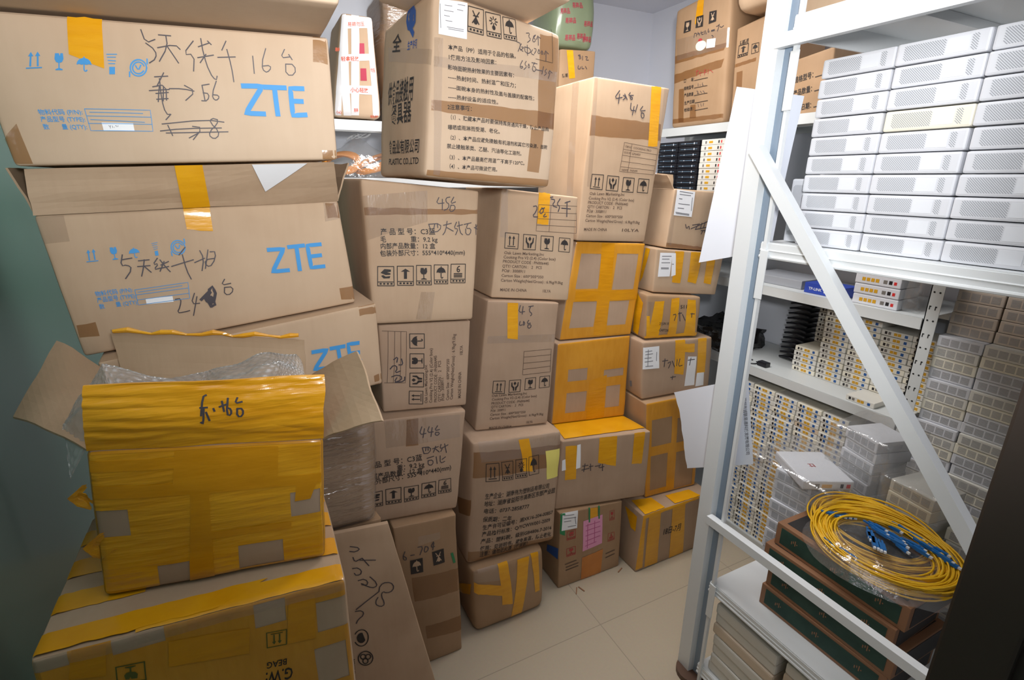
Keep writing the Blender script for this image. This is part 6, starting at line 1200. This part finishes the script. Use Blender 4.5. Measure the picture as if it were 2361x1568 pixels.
# middle: flat box, blue box, white modems
mb = MB(); mb.box((2.22, 1.46, 1.4225), (2.42, 1.74, 1.462), 0, .003); o = mb.build('flat_box', 'vent_light', origin=(2.3, 1.6, 1.4225)); tag(o, 'flat grey box on the shelf beside the blue box', 'box')
t = empty('network_box', 'small blue box with white lettering at the shelf edge', 'box', (2.24, 1.345, 1.4225))
mb = MB(); mb.box((2.19, 1.255, 1.423), (2.30, 1.425, 1.468), 0, .001); mb.build('box_body', 'tp_blue', t)
tv, tf = text_mesh('TP-LINK'); mx_ = max(p[0] for p in tv); mk('printed_text', [(2.1894, 1.405-p[0]/mx_*.06, 1.438+p[1]*.017) for p in tv], tf, 'white_ink', t)
mk('printed_panel', [(2.1894, 1.335, 1.434), (2.1894, 1.30, 1.434), (2.1894, 1.30, 1.452), (2.1894, 1.335, 1.452)], [(0, 1, 2, 3)], 'white_ink', t)
wy = Proto('modem', 'modem', body_mesh('wy_body', .14, .17, .040, 'white_plastic', .004), [('port', rect_mesh('y%d' % i, 'port_yellow', [(.058-.017*i, .045-.017*i, .012, .026)])) for i in range(4)]+[('port', rect_mesh('yb', 'port_grey', [(-.022, -.036, .012, .026)])), ('port', rect_mesh('yc', 'port_black', [(-.042, -.054, .012, .026)])), ('power_button', rect_mesh('yr', 'port_red', [(-.060, -.070, .012, .024)]))])
for k in range(4):
    put(wy, (2.185, 1.125+.002*k, 1.4225+k*.0415), f'white modem with four yellow ports, {nth(3-k)} beside the blue box', 'white modems beside the blue box')
bag_around((2.20, .98, 1.4235), (2.34, 1.03, 1.56), amp=.009, closed=True, label='crumpled clear bag beside the white modems with four yellow ports')
# black coils, bags, adapter on the middle shelf
sp = empty('antenna_stack', 'leaning pile of curved black plastic covers on the middle shelf', 'cover', (2.42, 1.56, 1.0125))
for k in range(13):
    mb = MB(); z = 1.024+k*.0262; x = 2.40; y = 1.575-.0015*k
    v, f = grid(14, 6, lambda u, w: Vector((x+.10*w-.012*math.sin(math.pi*u), y+.055-.11*u, z+.010*math.sin(math.pi*u)*(1-w*.6)))); mb.add(v, f)
    v2, f2 = grid(14, 6, lambda u, w: Vector((x+.10*w-.012*math.sin(math.pi*u), y+.055-.11*u, z-.006+.010*math.sin(math.pi*u)*(1-w*.6)))); mb.add(v2, [tuple(reversed(q)) for q in f2])
    mb.tube([Vector((x-.012*math.sin(math.pi*i/14), y+.055-.11*i/14, z-.003+.010*math.sin(math.pi*i/14))) for i in range(15)], .006, 6)
    mb.build('cover', 'black_plastic', sp, smooth=True)
film('black_bag_film', (.18, .18, .19), .2, .15, .35, 1, (20, 20, 20), .01, hazecol=(40, 40, 44))
bg = bag_around((2.19, 1.78, 1.0125), (2.46, 2.12, 1.13), amp=.03, closed=True, mat='black_bag_film', label='dark plastic bag of cables on the middle shelf behind the post')
ad = empty('power_adapter', 'small black power adapter with a looped cord on the middle shelf', 'adapter', (2.22, 1.62, 1.0125))
mb = MB(); mb.box((2.19, 1.55, 1.0125), (2.225, 1.60, 1.036), 0, .003); mb.build('adapter_body', 'black_plastic', ad)
mb = MB(); mb.tube([(2.20+.03*math.cos(t), 1.655+.045*math.sin(t), 1.016) for t in [i*.3 for i in range(20)]]+[(2.21, 1.60, 1.02)], .0028, 6); mb.build('cord', 'black_plastic', ad, smooth=True)
# orange cables in a clear bag on the back rack
oc = empty('cable_bag', 'clear knotted bag of orange cables on the back rack', 'cables', (.52, 2.70, 1.902))
for k in range(14):
    mb = MB(); x0 = .43 if k < 7 else .6; ph = k*.5
    mb.tube([Vector((x0+(.075+.002*k)*math.cos(t), 2.66+.03*math.sin(t)+.003*k, 1.962+.042*math.sin(t*1+ph*.2)+.003*(k % 5))) for t in [2*math.pi*i/24 for i in range(24)]], .008, 6, True); mb.build('cable', 'cable_orange', oc, smooth=True)
def obag(u, v):
    a = 2*math.pi*u; e = math.sin(math.pi*min(v*.5+.02, .5)); p = Vector((.52+.19*math.cos(a)*math.cos(v*1.45), 2.71+.105*math.sin(a)*math.cos(v*1.45), 1.903+.175*v)); return p+noise.noise_vector(p*25)*.012*v
v, f = grid(36, 14, obag); mk('plastic_bag', v, f, 'bag', oc, smooth=True)
mb = MB()
for k in range(4): mb.tube([Vector((.50+.02*k+.03*math.cos(t*1.3+k), 2.71, 2.085+.012*math.sin(t*2+k)+.004*k)) for t in [i*.35 for i in range(12)]], .002, 5)
mb.build('bag_knot', 'connector_white', oc, smooth=True)

# ------------------------------------------------------------------ papers hanging on the near rack post
def sheet(name, label, pts, curl, text=None, nx=16, ny=20, edge=None):
    """pts: top left, top right, bottom right, bottom left"""
    a, b, c, d = [Vector(p) for p in pts]
    def fn(u, v):
        p = (a*(1-u)+b*u)*(1-v)+(d*(1-u)+c*u)*v
        if edge and u == 0: p.y += .006*noise.noise(Vector((v*9, 2, 0)))
        return p+curl(u, v)
    v, f = grid(nx, ny, fn)
    top = [Vector(p)+Vector((.0006, 0, 0)) for p in v]; k = len(v)
    o = empty(name, label, 'paper', (a+b)/2)
    rim = [i for i in range(nx)]+[j*(nx+1)+nx for j in range(ny)]+[ny*(nx+1)+i for i in range(nx, 0, -1)]+[j*(nx+1) for j in range(ny, 0, -1)]
    mk('paper_sheet', v+top, f+[tuple(i+k for i in reversed(q)) for q in f]+[(p, rim[(i+1) % len(rim)], rim[(i+1) % len(rim)]+k, p+k) for i, p in enumerate(rim)], 'paper', o, smooth=False)
    return o, fn
s1, fn1 = sheet('paper_sheet_hanging', 'large blank white sheet hanging behind the rack post, upper', [(1.384, 1.228, 2.172), (1.384, .998, 2.118), (1.384, 1.04, 1.70), (1.384, 1.297, 1.625)], lambda u, v: Vector((.012*math.sin(math.pi*u)+.02*v*v*u, 0, .0)))
s2, fn2 = sheet('letterhead_sheet', 'white letterhead sheet with a torn edge hanging sideways, lower on the post', [(1.384, 1.345, 1.115), (1.384, 1.035, 1.288), (1.384, .966, 1.005), (1.384, 1.235, .835)], lambda u, v: Vector((.012*(1-u)**2*v, .03*v*(1-u)*(v-.6), .012*(1-u)*math.sin(v*6))), edge=True)
tv, tf = text_mesh('深圳市诚联易通科技发展有限公司'); mxw = max(p[0] for p in tv); myh = max(p[1] for p in tv)
mk('letterhead_text', [fn2(.925+p[1]/myh*.045, .22+p[0]/mxw*.66)+Vector((-.0012, 0, 0)) for p in tv], tf, 'greyink', s2)
tv, tf = text_mesh('CL'); mxw = max(p[0] for p in tv)
mk('letterhead_logo', [fn2(.925+p[1]*.07, .10+p[0]/mxw*.08)+Vector((-.0012, 0, 0)) for p in tv], tf, 'blueprint', s2)

for pts, lb in ((((1.17, 1.615), (1.195, 1.648)), 'longer thin straw scrap on the floor before the pink slip carton'), (((1.215, 1.612), (1.205, 1.648)), 'shorter thin straw scrap on the floor before the pink slip carton'), (((1.44, 1.64), (1.475, 1.655)), 'thin brown scrap lying between the two floor cartons')):
    mb = MB(); mb.bar((*pts[0], .0021), (*pts[1], .0021), .005, .004, (1, 0, 0)); o = mb.build('straw_scrap', 'book_trim', origin=(*pts[0], 0)); tag(o, lb, 'scrap')
